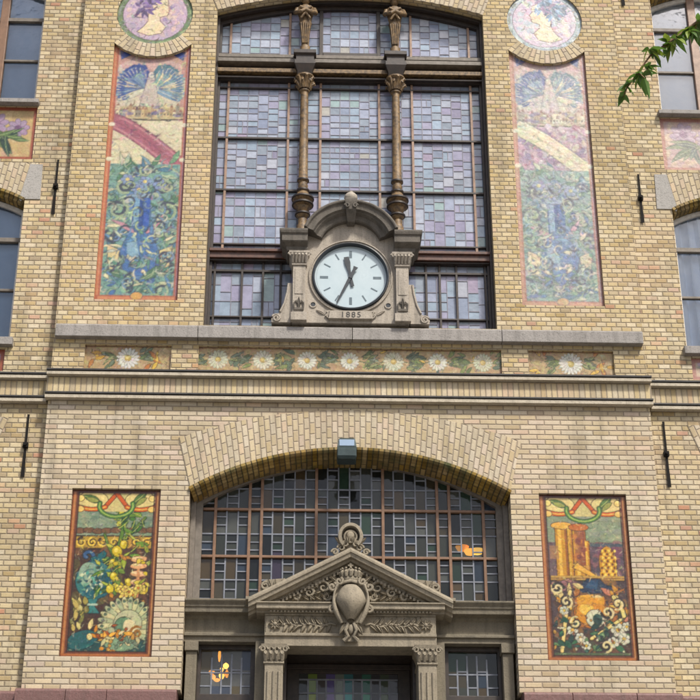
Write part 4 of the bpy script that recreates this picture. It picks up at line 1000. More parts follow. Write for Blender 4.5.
    # tiered fungus at the right
    for i, z in enumerate((1.13, 1.05, .96, .86, .78)):
        p.ell(.80, z, .095-.008*i+U(-.01, .01), .034, (226, 176, 138), U(-.1, .1), 1, (84, 48, 36)); p.ell(.78, z+.012, .06, .014, (246, 216, 178))
    p.line([(.80, .7), (.80, 1.0)], .03, (206, 150, 110))
    for i in range(30): p.leaf(U(.50, .9), U(.62, 1.2), U(0, 6.28), U(.06, .13), U(.03, .06), pr.choice([(206, 186, 60), (226, 206, 96), (150, 160, 60), (196, 140, 60), (110, 140, 60)]), (40, 44, 18))
    for i in range(10): p.flower(U(.60, .88), U(.62, .84), .045, 5, (232, 214, 120), (190, 120, 50), (60, 54, 20), U(0, 1))
    # great shell fan
    cx, cz = .70, .36
    p.ell(cx, cz, .30, .33, (40, 44, 40)); 
    for i in range(17):
        a = -.5+3.9*i/16; p.ell(cx+.20*math.cos(a), cz+.22*math.sin(a), .115, .032, (206, 206, 172) if i % 2 else (172, 184, 158), a, 1, (70, 76, 60), .006)
        p.ell(cx+.26*math.cos(a), cz+.285*math.sin(a), .02, .02, (86, 108, 96), a)
    p.ell(cx+.02, cz+.03, .15, .15, (190, 196, 172), 0, 1, (70, 80, 66)); p.ell(cx-.02, cz+.0, .10, .10, (104, 140, 116), 0, 1, (50, 66, 54)); p.ell(cx+.05, cz-.02, .07, .10, (222, 216, 186), .5)
    p.spiral(.82, .28, .08, 1, 1.4, .03, (150, 104, 40)); 
    # heap at the foot
    p.rect(.088, W-.088, .075, .20, (34, 72, 78)); p.ell(.24, .20, .17, .10, (40, 96, 108), .3, 1, O); p.ell(.66, .16, .18, .08, (130, 158, 140), 0, 1, (30, 40, 36))
    for i in range(16):
        x, z = .12+U(0, .13), U(.22, .62); p.leaf(x, z, U(.8, 2.2), U(.08, .2), U(.04, .07), pr.choice([(196, 180, 112), (160, 150, 84), (220, 210, 150), (120, 120, 66)]), (44, 40, 20))
    p.scatter(26, (.3, .72, .20, .36), [(206, 138, 46), (232, 178, 84), (160, 84, 30), (238, 222, 170), (120, 60, 34)], pr, .03, .075, (50, 28, 14))
    p.scatter(20, (.45, .9, .10, .26), [(200, 196, 160), (226, 216, 180), (110, 134, 120), (190, 150, 80)], pr, .02, .06, (40, 36, 26))
    p.scatter(10, (.40, .62, .05, .11), [(214, 150, 60), (236, 190, 100)], pr, .03, .05, (70, 36, 14))
    p.brush(1100, .04, .008, .55); strapwork(p); p.tint((1.14, 1.05, .78), 1.1); frame_lower(p); p.mottle(.09, .10, .4); p.mottle(.02, .10, .5); p.tiles(.1635, .80); return p
def column_scene():
    p = Paint(1.012, 1.962, (70, 54, 62)); W, H = p.w, p.h
    p.rect(.08, W-.08, 1.36, 1.72, (134, 150, 134)); p.rect(.08, W-.08, .98, 1.38, (104, 84, 98))
    for i in range(50): p.ell(U(.1, W-.1), U(1.4, 1.7), U(.03, .1), U(.01, .035), pr.choice([(116, 136, 122), (160, 168, 146), (140, 150, 150)]), U(-.4, .4), .5)
    for i in range(60): p.ell(U(.5, W-.1), U(.98, 1.36), U(.02, .07), U(.02, .08), pr.choice([(120, 72, 100), (88, 76, 100), (140, 96, 110), (70, 66, 80), (58, 52, 70)]), U(0, 3), .7)
    p.rect(.5, W-.09, 1.33, 1.37, (70, 84, 104)); p.rect(.64, W-.1, 1.22, 1.32, (118, 70, 100), .8)
    O = (66, 36, 10)
    # yellow columns, one broken
    for x, w, top in ((.24, .13, 1.56), (.335, .055, 1.60), (.44, .14, 1.54), (.52, .05, 1.40)):
        p.rect(x-w/2-.008, x+w/2+.008, .96, top, O); p.rect(x-w/2, x+w/2, .96, top, (196, 146, 50)); p.rect(x-w*.30, x-w*.05, .96, top, (234, 194, 96)); p.rect(x+w*.28, x+w/2, .96, top, (150, 92, 34))
    p.rect(.39, .50, 1.1, 1.52, (136, 72, 62), .85); 
    for i in range(14): p.ell(U(.38, .52), U(1.05, 1.5), .03, .03, pr.choice([(190, 120, 60), (120, 60, 60), (210, 160, 80)]), 0, .8)
    p.ell(.25, 1.58, .12, .04, (226, 178, 84), 0, 1, O); p.ell(.44, 1.56, .11, .04, (186, 110, 52), 0, 1, O); p.rect(.10, .20, 1.18, 1.34, (170, 130, 100), .7)
    p.poly([(.40, 1.14), (.62, .98), (.62, .94), (.34, 1.08)], (226, 178, 84), 1, O)
    # golden lattice jar
    p.ell(.745, 1.13, .095, .20, (206, 152, 40), 0, 1, O); p.rect(.65, .84, .98, 1.03, (224, 176, 70))
    for i in range(8):
        for j in range(5): p.ell(.675+.035*j+.017*(i % 2), 1.0+.04*i, .013, .017, (246, 214, 110) if (i+j) % 2 else (110, 66, 18))
    p.rect(.095, W-.095, .93, .985, (196, 160, 90)); p.line([(.095, .925), (W-.095, .925)], .016, (50, 30, 24)); p.line([(.095, .955), (W-.095, .955)], .01, (120, 84, 50))
    for i in range(140): p.ell(U(.09, W-.09), U(.1, .92), U(.015, .06), U(.02, .07), pr.choice([(84, 58, 40), (66, 48, 36), (50, 60, 46), (120, 78, 48), (60, 74, 52), (150, 110, 60)]), U(0, 3), .6)
    for i in range(22): p.ell(U(.1, .4), U(.80, .92), U(.03, .07), U(.015, .04), pr.choice([(166, 116, 130), (190, 140, 140), (120, 84, 100)]), U(-.5, .5), .9, (60, 40, 44))
    # broad dark blue hat-shaped cloth
    p.poly([(.30, .80), (.44, .89), (.50, .95), (.64, .95), (.70, .88), (.92, .82), (.74, .80), (.60, .78), (.44, .79)], (24, 46, 82), 1, (10, 16, 30)); p.poly([(.47, .85), (.53, .93), (.62, .93), (.60, .82)], (44, 78, 122))
    # gold pot
    p.ell(.52, .55, .19, .17, (190, 118, 34), 0, 1, O); p.rect(.36, .68, .64, .74, (206, 140, 44)); p.ell(.52, .72, .17, .045, (232, 178, 76), 0, 1, O)
    for i in range(9): p.ell(.38+.035*i, .69, .014, .02, (250, 214, 120)); 
    p.ell(.55, .50, .11, .11, (206, 212, 208), 0, 1, (40, 40, 40)); p.ell(.58, .49, .06, .07, (40, 70, 74)); p.spiral(.56, .50, .11, .4, 1.1, .02, (240, 236, 214)); p.ell(.41, .52, .06, .08, (206, 96, 36), .4)
    for i in range(44): p.leaf(U(.12, .9), U(.42, .84), U(0, 6.28), U(.08, .18), U(.03, .07), pr.choice([(206, 150, 60), (226, 186, 90), (166, 104, 50), (196, 130, 110), (220, 200, 150)]), (50, 34, 24))
    p.ell(.52, .56, .17, .15, (206, 142, 44), 0, 1, O); p.ell(.47, .60, .08, .07, (240, 196, 96)); p.rect(.37, .67, .65, .73, (220, 160, 60)); p.ell(.56, .49, .10, .10, (214, 218, 208), 0, 1, (40, 40, 40)); p.ell(.585, .48, .055, .065, (44, 78, 80))
    # cream rods, curls and white blossoms
    for pts, w in (([(.17, .12), (.22, .42), (.27, .70), (.30, .80)], .036), ([(.50, .26), (.66, .36), (.84, .48)], .03), ([(.78, .74), (.86, .62), (.88, .52)], .04)):
        p.line(pts, w+.018, (40, 32, 20)); p.line(pts, w, (232, 214, 150))
    for i in range(26):
        x, z = U(.12, .9), U(.12, .5)
        p.leaf(x, z, U(0, 6.28), U(.08, .18), U(.03, .07), pr.choice([(30, 82, 66), (60, 110, 80), (28, 60, 60), (96, 132, 96)]), (12, 28, 24))
    for x, z, r in ((.30, .36, .06), (.38, .27, .055), (.80, .36, .075), (.86, .26, .065), (.74, .22, .06), (.22, .58, .05), (.9, .40, .05), (.44, .18, .05)):
        p.flower(x, z, r, 6, (214, 218, 214), (214, 180, 80), (30, 44, 50), U(0, 1))
    for x, z in ((.66, .18), (.34, .44), (.70, .56), (.25, .68), (.16, .84), (.82, .66)): p.spiral(x, z, .07, U(0, 6), 1.1, .034, (40, 34, 30)); p.spiral(x, z, .07, U(0, 6), 1.1, .022, (226, 214, 176))
    p.scatter(30, (.1, .92, .08, .5), [(226, 224, 206), (46, 86, 82), (30, 50, 56), (190, 150, 80), (150, 96, 60)], pr, .02, .05, (24, 26, 24))
    p.rect(.09, W-.09, .07, .10, (90, 120, 84), .6)
    p.brush(1100, .04, .008, .55); strapwork(p); p.tint((1.14, 1.05, .78), 1.1); frame_lower(p); p.mottle(.09, .10, .4); p.mottle(.02, .10, .5); p.tiles(.1635, .80); return p
def tall(pale):
    W, H = 1.016, 3.86
    k = (lambda c: tuple(int(v*.72+n*.28) for v, n in zip(c, (214, 212, 216)))) if pale else (lambda c: c)  # pale blend washes sky glare into the right picture's own colours
    p = Paint(W, H, k((176, 130, 112)), 170)
    p.rect(.05, W-.05, 2.3, 3.8, k((196, 150, 136))); p.rect(.09, W-.12, 2.6, 3.52, k((214, 200, 172))); p.ell(.5, 3.5, .40, .12, k((206, 170, 160)))
    O = k((66, 76, 90)); c = W/2
    # two spread bird wings
    for s in (-1, 1):
        for i in range(16):
            q = i/15; a = pi/2-s*(.10+1.95*q); L = .47-.13*q; x0, z0 = c+s*.055, 3.02+.12*q
            col = pr.choice([(70, 104, 160), (92, 130, 178), (150, 176, 190), (216, 208, 180), (120, 150, 176)]) if s < 0 else pr.choice([(126, 160, 180), (206, 206, 180), (236, 220, 172), (232, 212, 164), (130, 170, 166)])
            p.ell(x0+.55*L*math.cos(a), z0+.6*L*math.sin(a), L*.55, .042, k(col), a, 1, k((96, 100, 130)), .005); p.ell(x0+.85*L*math.cos(a), z0+.92*L*math.sin(a), L*.16, .03, k((46, 76, 146) if s < 0 else (84, 120, 150)), a)
            p.line([(x0, z0), (x0+L*math.cos(a), z0+L*math.sin(a)*1.05)], .007, k((240, 232, 206)))
        p.line([(c+s*.03, 3.02), (c+s*.035, 3.38), (c+s*.10, 3.50), (c+s*.24, 3.50), (c+s*.34, 3.42)], .06, k((40, 70, 138) if s < 0 else (70, 116, 130)), 1, .025)
        p.poly([(c+s*.42, 3.74), (c+s*.22, 3.72), (c+s*.40, 3.60)], k((58, 76, 150)), 1, O)
    p.poly([(c-.04, 3.34), (c+.04, 3.34), (c+.13, 2.86), (c-.13, 2.86)], k((206, 190, 176)), 1, k((130, 110, 120))); p.ell(c, 3.36, .035, .05, k((222, 210, 190)), 0, 1, k((110, 100, 110)))
    # skyline of small houses
    p.rect(.06, W-.06, 2.66, 2.86, k((206, 186, 140)))
    for i in range(22):
        x = .09+.04*i; h = U(.05, .2); p.rect(x, x+.045, 2.70, 2.70+h, k(pr.choice([(214, 190, 140), (180, 150, 110), (226, 214, 176), (150, 140, 120)]))); p.poly([(x, 2.70+h), (x+.045, 2.70+h), (x+.022, 2.75+h)], k((150, 104, 84)))
        p.rect(x+.012, x+.026, 2.73, 2.76, k((70, 60, 60)))
    for i in range(8): p.ell(U(.12, .9), U(2.72, 2.86), .05, .025, k((120, 110, 150)), 0, .7)
    p.line([(.06, 2.68), (W*.5, 2.65), (W-.06, 2.67)], .022, k((84, 74, 60)))
    # banner field with slanting band
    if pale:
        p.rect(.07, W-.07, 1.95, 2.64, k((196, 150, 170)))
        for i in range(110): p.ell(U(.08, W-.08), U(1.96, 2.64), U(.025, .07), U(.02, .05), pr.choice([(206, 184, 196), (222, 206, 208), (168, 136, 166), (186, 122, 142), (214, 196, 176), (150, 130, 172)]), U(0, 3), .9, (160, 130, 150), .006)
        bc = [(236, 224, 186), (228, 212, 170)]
    else:
        p.rect(.07, W-.07, 1.95, 2.64, (224, 212, 174)); bc = [(170, 96, 112), (206, 140, 146)]
    up = [(.08+.80*t, 2.62-.62*t**1.25) for t in [i/12 for i in range(13)]]
    p.line(up, .25, O if pale else (120, 60, 84)); p.line(up, .225, bc[0])
    for d in (-.06, .0, .06): p.line([(x+d, z+d) for x, z in up], .022, bc[1] if d else (k((150, 80, 100)) if not pale else (216, 200, 160)))
    if not pale:
        p.poly([(.07, 2.36), (.07, 1.92), (.70, 1.92), (.42, 2.20)], (224, 212, 174)); p.poly([(W-.07, 2.30), (W-.07, 2.62), (.45, 2.62), (.70, 2.46)], (226, 216, 180))
    # thick foliage with a blue vase
    p.rect(.05, W-.05, .08, 1.98, k((124, 164, 150)))
    for i in range(260): p.leaf(U(.06, W-.06), U(.10, 2.0), U(0, 6.28), U(.08, .26), U(.03, .08), k(pr.choice([(84, 130, 92), (110, 154, 116), (140, 174, 140), (96, 146, 150), (80, 126, 150), (176, 192, 156), (126, 164, 176), (204, 206, 166)])), k((48, 80, 78)))
    for i in range(60): p.ell(U(.3, .75), U(.3, 1.85), U(.02, .06), U(.02, .06), k(pr.choice([(60, 92, 160), (96, 130, 180), (140, 170, 190), (206, 206, 190)])), U(0, 3), .85)
    p.rect(c-.12, c+.10, 1.05, 1.50, k((32, 72, 140))); p.rect(c-.10, c-.04, 1.05, 1.50, k((126, 168, 196))); p.rect(c+.02, c+.09, 1.05, 1.5, k((54, 96, 176))); p.ell(c-.01, 1.51, .14, .03, k((150, 180, 196)), 0, 1, O)
    p.poly([(c-.12, 1.06), (c+.10, 1.06), (c+.24, .70), (c+.16, .30), (c-.16, .30), (c-.24, .70)], k((74, 118, 172)), 1, O); p.ell(c-.08, .7, .07, .2, k((140, 176, 196)), .2)
    for s in (-1, 1):
        for x, z, r, t in ((.30, 1.30, .13, 1.1), (.36, .95, .12, 1.2), (.34, .52, .17, 1.1), (.24, 1.65, .11, 1.2)):
            p.spiral(c+s*x, z, r, U(0, 6), s*t, .05, O); p.spiral(c+s*x, z, r, U(0, 6), s*t, .034, k((160, 178, 140)))
        p.poly([(c+s*.40, .80), (c+s*.24, .72), (c+s*.26, .45), (c+s*.36, .42)], k((226, 206, 150)), 1, O)
        p.leaf(c+s*.05, .95, (.75 if s > 0 else pi-.75), .40, .07, k((206, 150, 160)), O); p.leaf(c+s*.02, .3, (.5 if s > 0 else pi-.5), .45, .12, k((84, 124, 96)), O, k((200, 210, 160)))
    for i in range(70): p.leaf(U(.1, W-.1), U(.15, 1.2), U(0, 6.28), U(.08, .22), U(.03, .06), k(pr.choice([(74, 120, 170), (100, 146, 184), (90, 144, 120), (206, 212, 184), (232, 224, 176), (140, 176, 146)])), O)
    for x, z in ((.3, 1.75), (.52, 1.72), (.7, 1.68), (.45, 1.6)): p.flower(x, z, .08, 6, k((140, 160, 196)), k((226, 206, 130)), O)
    for i in range(48):
        x, z = U(.08, W-.08), U(.12, 1.92); a = U(0, 6.28); L = U(.12, .24); cc = pr.choice([(176, 192, 150), (206, 208, 176), (150, 178, 160), (120, 150, 180)])
        p.spiral(x, z, L*.4, a, pr.choice((-.8, .8)), .034, O, .01); p.spiral(x, z, L*.4, a, pr.choice((-.8, .8)), .022, k(cc), .006)
    p.brush(650, .08, .018, .5, k((40, 60, 70)), k((236, 230, 206)))
    # border
    b = k((178, 96, 66)); b2 = k((206, 134, 92))
    for x0, x1 in ((0, .07), (W-.07, W)): p.rect(x0, x1, 0, H, b); p.rect(x0+.02, x1-.025, .05, H, b2 if x0 < .5 else k((176, 124, 130)))
    p.rect(0, W, 0, .09, b); p.rect(.05, W-.05, .03, .07, b2); p.ell(c, .08, .07, .05, k((220, 168, 90)), 0, 1, O)
    for z in (2.58, 2.05): p.ell(.05, z, .04, .03, k((236, 226, 196))); p.ell(W-.05, z, .04, .03, k((236, 226, 196)))
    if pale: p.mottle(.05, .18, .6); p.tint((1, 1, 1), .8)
    p.mottle(.12, .10, .35); p.mottle(.03, .13, .5); p.tiles(.169, .84); return p
def medal(pale):
    p = Paint(1.02, 1.02, (170, 160, 160), 220); c = .51
    if not pale:
        ring, ring2, bg, skin, hair = (104, 126, 88), (150, 164, 118), [(190, 168, 186), (206, 176, 170), (166, 156, 166), (150, 130, 170), (216, 190, 176)], (228, 208, 170), (112, 90, 140)
    else:
        ring, ring2, bg, skin, hair = (168, 182, 190), (196, 206, 204), [(206, 190, 204), (216, 206, 210), (180, 196, 206), (206, 170, 186), (222, 214, 200)], (228, 216, 186), (120, 144, 170)
    p.ell(c, c, .505, .505, ring); 
    for i in range(60): a = U(0, 6.28); p.leaf(c+.46*math.cos(a), c+.46*math.sin(a), a+1.3, .11, .035, pr.choice([ring2, ring, (130, 140, 130)]), None)
    p.ell(c, c, .42, .42, bg[0], 0, 1, (90, 84, 80))
    for i in range(150):
        a, r = U(0, 6.28), U(0, .36); p.ell(c+r*math.cos(a), c+r*math.sin(a), U(.02, .06), U(.02, .05), pr.choice(bg), U(0, 3), .8)
    # head in profile with flowing hair, neck and shoulder
    O = (110, 84, 90); f = 1
    prof = [(.60, .80), (.665, .76), (.675, .70), (.665, .665), (.71, .605), (.685, .585), (.695, .56), (.68, .545), (.685, .52), (.665, .49), (.61, .475), (.575, .46), (.58, .40), (.66, .31), (.60, .20), (.44, .16), (.28, .22), (.36, .30), (.42, .40), (.42, .55), (.44, .70), (.50, .79)]
    if pale: prof = [(x, z) if False else (1.02-x, z) for x, z in prof]
    p.poly(prof, skin, 1, O, .01)
    mx = (lambda x: 1.02-x) if pale else (lambda x: x)
    for i in range(70):
        a = U(.6, 4.2); r = U(.05, .2); p.leaf(mx(.47+r*math.cos(a)), .70+r*.9*math.sin(a), U(0, 6.28), U(.08, .18), .05, pr.choice([hair, tuple(int(v*1.25) for v in hair), tuple(int(v*.8) for v in hair), (150, 130, 160)]), None)
    p.ell(mx(.635), .675, .016, .009, (70, 60, 70)); p.line([(mx(.61), .70), (mx(.655), .705)], .009, (96, 76, 84)); p.line([(mx(.655), .545), (mx(.685), .545)], .008, (176, 90, 90)); p.ell(mx(.60), .57, .04, .04, (226, 176, 150), 0, .5); p.spiral(mx(.51), .60, .035, 0, .8, .01, O)
    p.brush(240, .06, .016, .4); p.mottle(.1, .10, .4); p.mottle(.03, .12, .5); p.tiles(.17, .86); return p
def daisies(w, h, xs, tone=0, big=1.0):
    p = Paint(w, h, (186, 158, 110), 300); bg = [(184, 146, 106), (196, 168, 116), (176, 140, 100), (204, 180, 134), (190, 176, 112)]
    for i in range(int(60*w)): p.ell(U(0, w), U(0, h), U(.02, .06), U(.015, .04), pr.choice(bg), U(0, 3), .7)
    G = [(104, 120, 62), (132, 144, 74), (150, 156, 96), (92, 110, 84), (120, 132, 104)]
    Y = [(206, 160, 50), (226, 186, 70), (190, 120, 50)]
    for x in xs:
        for s in (-1, 1):
            for k in range(7): p.leaf(x+s*U(.12, .2), h*.5+U(-.08, .08), (0 if s > 0 else pi)+U(-.9, .9), U(.10, .20), U(.03, .055), pr.choice(G), (60, 66, 40))
            p.line([(x+s*.1, h*.5), (x+s*.22, h*.42), (x+s*.30, h*.5)], .012, (84, 96, 54))
    if len(xs) == 1:
        for k in range(10): s = pr.choice((-1, 1)); p.leaf(xs[0]+s*U(.26, .42), h*.5+U(-.1, .1), U(0, 6.28), .14, .05, pr.choice(Y), (90, 60, 30))
    else:
        for i in range(14): p.leaf(U(0, w), U(.04, h-.04), U(0, 6.28), .10, .03, pr.choice(Y+G), (80, 70, 40))
    p.rect(0, w, 0, .022, (178, 104, 88)); p.rect(0, w, h-.018, h, (150, 116, 100))
    for x in xs: b_ = big*U(.93, 1.06); x += U(-.012, .012); p.ell(x, h*.5, .115*b_, .112*b_, (110, 106, 86)); p.flower(x, h*.5, .128*b_, pr.choice((15, 16, 17, 18)), (228, 226, 214) if len(xs) == 1 else pr.choice([(222, 218, 190), (214, 212, 180), (226, 224, 204)]), (190, 164, 84), (150, 146, 126), U(0, 1)); p.ell(x-.008, h*.5+.008, .02, .02, (222, 200, 120))
    p.brush(int(260*w), .035, .009, .4); p.mottle(.05, .10, .4); p.mottle(.015, .08, .4); return p
def sprig(w, h, pale):
    p = Paint(w, h, (206, 176, 120) if not pale else (196, 168, 164), 170)
    k = (lambda c: c) if not pale else (lambda c: tuple(int(v*.55+n*.45) for v, n in zip(c, (220, 200, 200))))
    for i in range(150): p.ell(U(0, w), U(0, h), U(.03, .08), U(.02, .06), k(pr.choice([(214, 186, 126), (226, 202, 150), (196, 160, 110), (206, 170, 140)])), U(0, 3), .6)
    n = max(1, round(w/.85))
    for q in range(n):
        cx = w*(q+.5)/n
        for x, z, r in ((cx-.12, h*.68, .17), (cx+.18, h*.6, .14)): p.flower(x, z, r, 8, k((176, 150, 176)), k((120, 84, 120)), k((70, 56, 80)), U(0, 1))
        for i in range(14): p.leaf(cx+U(-.1, .1), h*.45, U(-3.6, .5), U(.2, .42), U(.06, .10), k(pr.choice([(60, 96, 54), (44, 80, 66), (96, 124, 66), (40, 70, 58)])), k((30, 50, 40)), k((170, 190, 130)))
    b = k((164, 84, 56))
    for a in ((0, .06, 0, h), (w-.06, w, 0, h), (0, w, 0, .06), (0, w, h-.06, h)): p.rect(*a, b)
    p.mottle(.08, .1, .4); p.mottle(.025, .12, .5); p.tiles(.17, .84); return p

def picture(name, p, x0, z0, y, mat, label, cat, group, part='painted_tiles', gain=.62, clip=None, down=2):
    t = thing(name, (x0+p.w/2, y, z0), label, cat, group); p.mesh(part, x0, z0, y, t, mat, down, gain, .09, clip); return t
TP = 'large tile pictures set into the brick wall'
t = picture('tile_picture', still_life(), -3.181, 6.309, .045, M['tile_low'], 'glossy brown bordered tile picture of a blue ewer and white shell, left of the doorway', 'tile picture', TP, gain=.58)
t = picture('tile_picture', column_scene(), 2.169, 6.309, .045, M['tile_low'], 'glossy brown bordered tile picture of yellow columns and a gold pot, right of the doorway', 'tile picture', TP, gain=.58)
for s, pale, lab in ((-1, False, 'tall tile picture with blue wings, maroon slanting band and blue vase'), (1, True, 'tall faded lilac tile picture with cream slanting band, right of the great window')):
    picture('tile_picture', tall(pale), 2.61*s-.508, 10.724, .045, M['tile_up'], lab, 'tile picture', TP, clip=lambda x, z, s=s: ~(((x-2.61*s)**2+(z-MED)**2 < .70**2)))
    m = thing('tile_medallion', (2.61*s, .03, MED), 'round tile medallion with green leaf rim and a profile head, above the blue winged picture' if s < 0 else 'round pale blue tile medallion with a profile head, above the faded lilac picture', 'medallion', 'round tile medallions')
    pm = medal(s > 0); pm.mesh('painted_tiles', 2.61*s-.51, MED-.51, .03, m, M['tile_up'], 2, .72, .08, clip=lambda x, z, s=s: ((x-2.61*s)**2+(z-MED)**2 < .5048**2))
    picture('daisy_tile_panel', daisies(1.03, .325, [.515], 0, 1.05), min(2.14*s, 3.17*s), 9.785, .04, M['tile_up'], 'short tile panel with one white daisy at the left end of the frieze' if s < 0 else 'short tile panel with one white daisy at the right end of the frieze', 'tile panel', 'daisy tile panels under the ledge')
    picture('flower_tile_panel', sprig(1.68, .815, s > 0), min(4.06*s, 5.74*s), 12.80, .15, M['tile_up'], 'orange bordered flower tile panel between the left wing windows' if s < 0 else 'faded pink flower tile panel between the right wing windows', 'tile panel', 'flower tile panels of the wings')
    picture('flower_tile_panel', sprig(1.52, .295, s > 0), min(4.14*s, 5.66*s), 9.80, .15, M['tile_up'], 'low flower tile panel under the sill of the left blue wing window' if s < 0 else 'low flower tile panel under the curtained right wing window', 'tile panel', 'flower tile panels of the wings')
picture('daisy_tile_panel', daisies(3.63, .325, [.24+.525*i for i in range(7)], 0, .88), -1.815, 9.785, .04, M['tile_up'], 'long tile panel with a row of seven white daisies under the clock', 'tile panel', 'daisy tile panels under the ledge')

# ================================================================== SMALL THINGS
def anchor(x, z0, z1, label):
    zc = (z0+z1)/2; t = thing('wall_anchor', (x, .12, z0), label, 'wall anchor', 'black iron wall anchors')
    mb = MB(); mb.stations([[(x-a, .115-d, z), (x+a, .115-d, z), (x+a, .1, z), (x-a, .1, z)] for a, d, z in ((.022, .012, z0), (.022, .016, z0+.03), (.014, .012, zc-.06), (.014, .012, zc+.06), (.012, .010, z1-.04), (.014, .010, z1))], True)
    mb.build('iron_bar', M['iron'], t, 0, bev=.004)
    mb = MB(); mb.box(x-.030, x+.030, .075, .122, zc-.03, zc+.03); mb.rev([(0, 0), (.02, 0), (.02, .03), (0, .03)], 0, 0, 6); n = 6*4
    mb.v[8:] = [(x+a, .075-c, zc+b) for a, b, c in mb.v[8:]]; mb.build('anchor_bolt', M['iron'], t, 30)
anchor(-3.725, 11.975, 12.79, 'black iron wall anchor beside the grey stone block at upper left')
anchor(3.705, 11.985, 12.71, 'black iron wall anchor beside the grey stone block at upper right')
anchor(-3.78, 8.44, 9.23, 'black iron wall anchor below the cornice at lower left')
anchor(3.72, 8.40, 9.235, 'black iron wall anchor below the cornice at lower right')
anchor(3.726, 15.43, 16.2, 'black iron wall anchor at the top right beside the leafy branch window')
F = thing('floodlight', (-.05, -.02, 8.67), 'small dark teal floodlight fixed to the crown of the brick arch', 'floodlight')
mb = MB(); mb.stations([[(-.05-a, y0, z), (-.05+a, y0, z), (-.05+a, y1, z), (-.05-a, y1, z)] for a, y0, y1, z in ((.10, -.30, -.12, 8.545), (.11, -.315, -.11, 8.57), (.11, -.315, -.11, 8.70), (.095, -.30, -.13, 8.79), (.075, -.27, -.15, 8.815))], True)
mb.box(-.155, .055, -.322, -.317, 8.575, 8.66); 
hous = mb.build('lamp_housing', M['lampbody'], F, 0, bev=.008)
mb = MB(); mb.box(-.135, .035, -.3195, -.3165, 8.70, 8.775); mb.build('lamp_glass', M['blind_blue'], hous, 0)
mb = MB(); mb.box(-.09, -.01, -.12, .0, 8.69, 8.72); mb.box(-.10, 0, -.045, -.041, 8.60, 8.80); mb.tube([(-.05, -.06, 8.79), (-.05, -.05, 8.86), (-.04, -.02, 8.90)], .008, 6); mb.build('bracket', M['lampbody'], F, 0, bev=.003)
# amber lamps hanging in the hall
L1 = thing('pendant_lamp', (-1.51, 1.5, 6.55), 'glowing amber many-cupped lamp seen through the left sidelight', 'lamp', 'amber lamps in the entrance hall')
mb = MB(); mb.tube([(-1.51, 1.5, 6.7), (-1.51, 1.5, 9.2)], .008, 6); mb.ell((-1.51, 1.5, 6.57), (.05, .05, .06), 10, 8); mb.build('lamp_rod', M['iron'], L1, 40)
for k, (dx, dz, rx, rz) in enumerate(((.0, .17, .018, .08), (.08, .045, .036, .036), (.03, .0, .026, .03), (-.085, -.03, .038, .028), (.035, -.07, .035, .045), (-.02, -.125, .04, .02), (.095, -.05, .022, .05), (-.06, -.09, .025, .03))):
    mb = MB(); mb.rev([(.0, 6.57+dz-rz), (rx*.55, 6.57+dz-rz*.85), (rx, 6.57+dz-rz*.1), (rx*.85, 6.57+dz+rz*.5), (rx*.25, 6.57+dz+rz), (0, 6.57+dz+rz)], -1.51+dx, 1.47, 14); mb.build('lamp_shade', M['amber_hot' if k in (1, 2, 4) else 'amber'], L1, 60)
    mb = MB(); mb.tube([(-1.51, 1.5, 6.57), (-1.51+dx*.6, 1.49, 6.58+dz), (-1.51+dx, 1.47, 6.57+dz+rz)], .006, 5); mb.build('lamp_arm', M['iron'], L1, 60)
L2 = thing('pendant_lamp', (1.517, 1.5, 8.05), 'glowing amber twin-bowl lamp seen through the right of the arched window', 'lamp', 'amber lamps in the entrance hall')
mb = MB(); mb.tube([(1.52, 1.5, 8.1), (1.52, 1.5, 9.2)], .008, 6); mb.tube([(1.40, 1.5, 8.12), (1.52, 1.5, 8.16), (1.64, 1.5, 8.10)], .012, 6); mb.build('lamp_rod', M['iron'], L2, 40)
for k, (dx, dz) in enumerate(((-.10, .035), (.085, -.005), (.0, -.015))):
    mb = MB(); mb.rev([(.02, 8.03+dz), (.06, 8.045+dz), (.085, 8.09+dz), (.08, 8.095+dz), (.02, 8.06+dz)], 1.517+dx, 1.46, 16); mb.build('lamp_shade', M['amber_hot' if k else 'amber'], L2, 60)

# ================================================================== TREE with the branch that hangs into view
T = thing('tree', (7.6, -11.2, 0), 'green leafed tree whose drooping branch hangs before the upper right window', 'tree')
tr = random.Random(8)
mb = MB(); mb.tube([(7.6, -11.2, -.1), (7.62, -11.2, .4), (7.58, -11.15, 2.5), (7.7, -11.1, 5), (7.65, -11.0, 7.5), (7.75, -11, 9.6), (7.8, -11, 11)], [.26, .19, .16, .14, .11, .07, .02], 12); mb.build('trunk', M['bark'], T, 60)
lv = MB(); br = MB()
def leaf(c, d, L, w, droop=.3):
    d = Vector(d).normalized(); side = d.cross(Vector((0, 0, 1))); side = side.normalized() if side.length > .01 else Vector((1, 0, 0)); side = (side+Vector((tr.uniform(-.4, .4), tr.uniform(-.4, .4), tr.uniform(-.5, .5)))).normalized()
    up = side.cross(d); c = Vector(c); g = tr.uniform(.7, 1.25); yel = tr.random() < .2
    col = (.085*g*(1.9 if yel else 1), .165*g*(1.35 if yel else 1), .026*g, 1); yel = tr.random() < .3
    mid = [c+d*L*t-Vector((0, 0, 1))*L*droop*t*t for t in (0, .3, .6, 1)]
    ww = [0.04, .5, .42, 0]
    V = []
    for m, k in zip(mid, ww): V += [m+side*w*k+up*w*.16*(k > .1), m, m-side*w*k+up*w*.16*(k > .1)]
    lv.add([tuple(v) for v in V], [(0, 1, 4, 3), (1, 2, 5, 4), (3, 4, 7, 6), (4, 5, 8, 7), (6, 7, 10, 9), (7, 8, 11, 10)], 0, None, col)
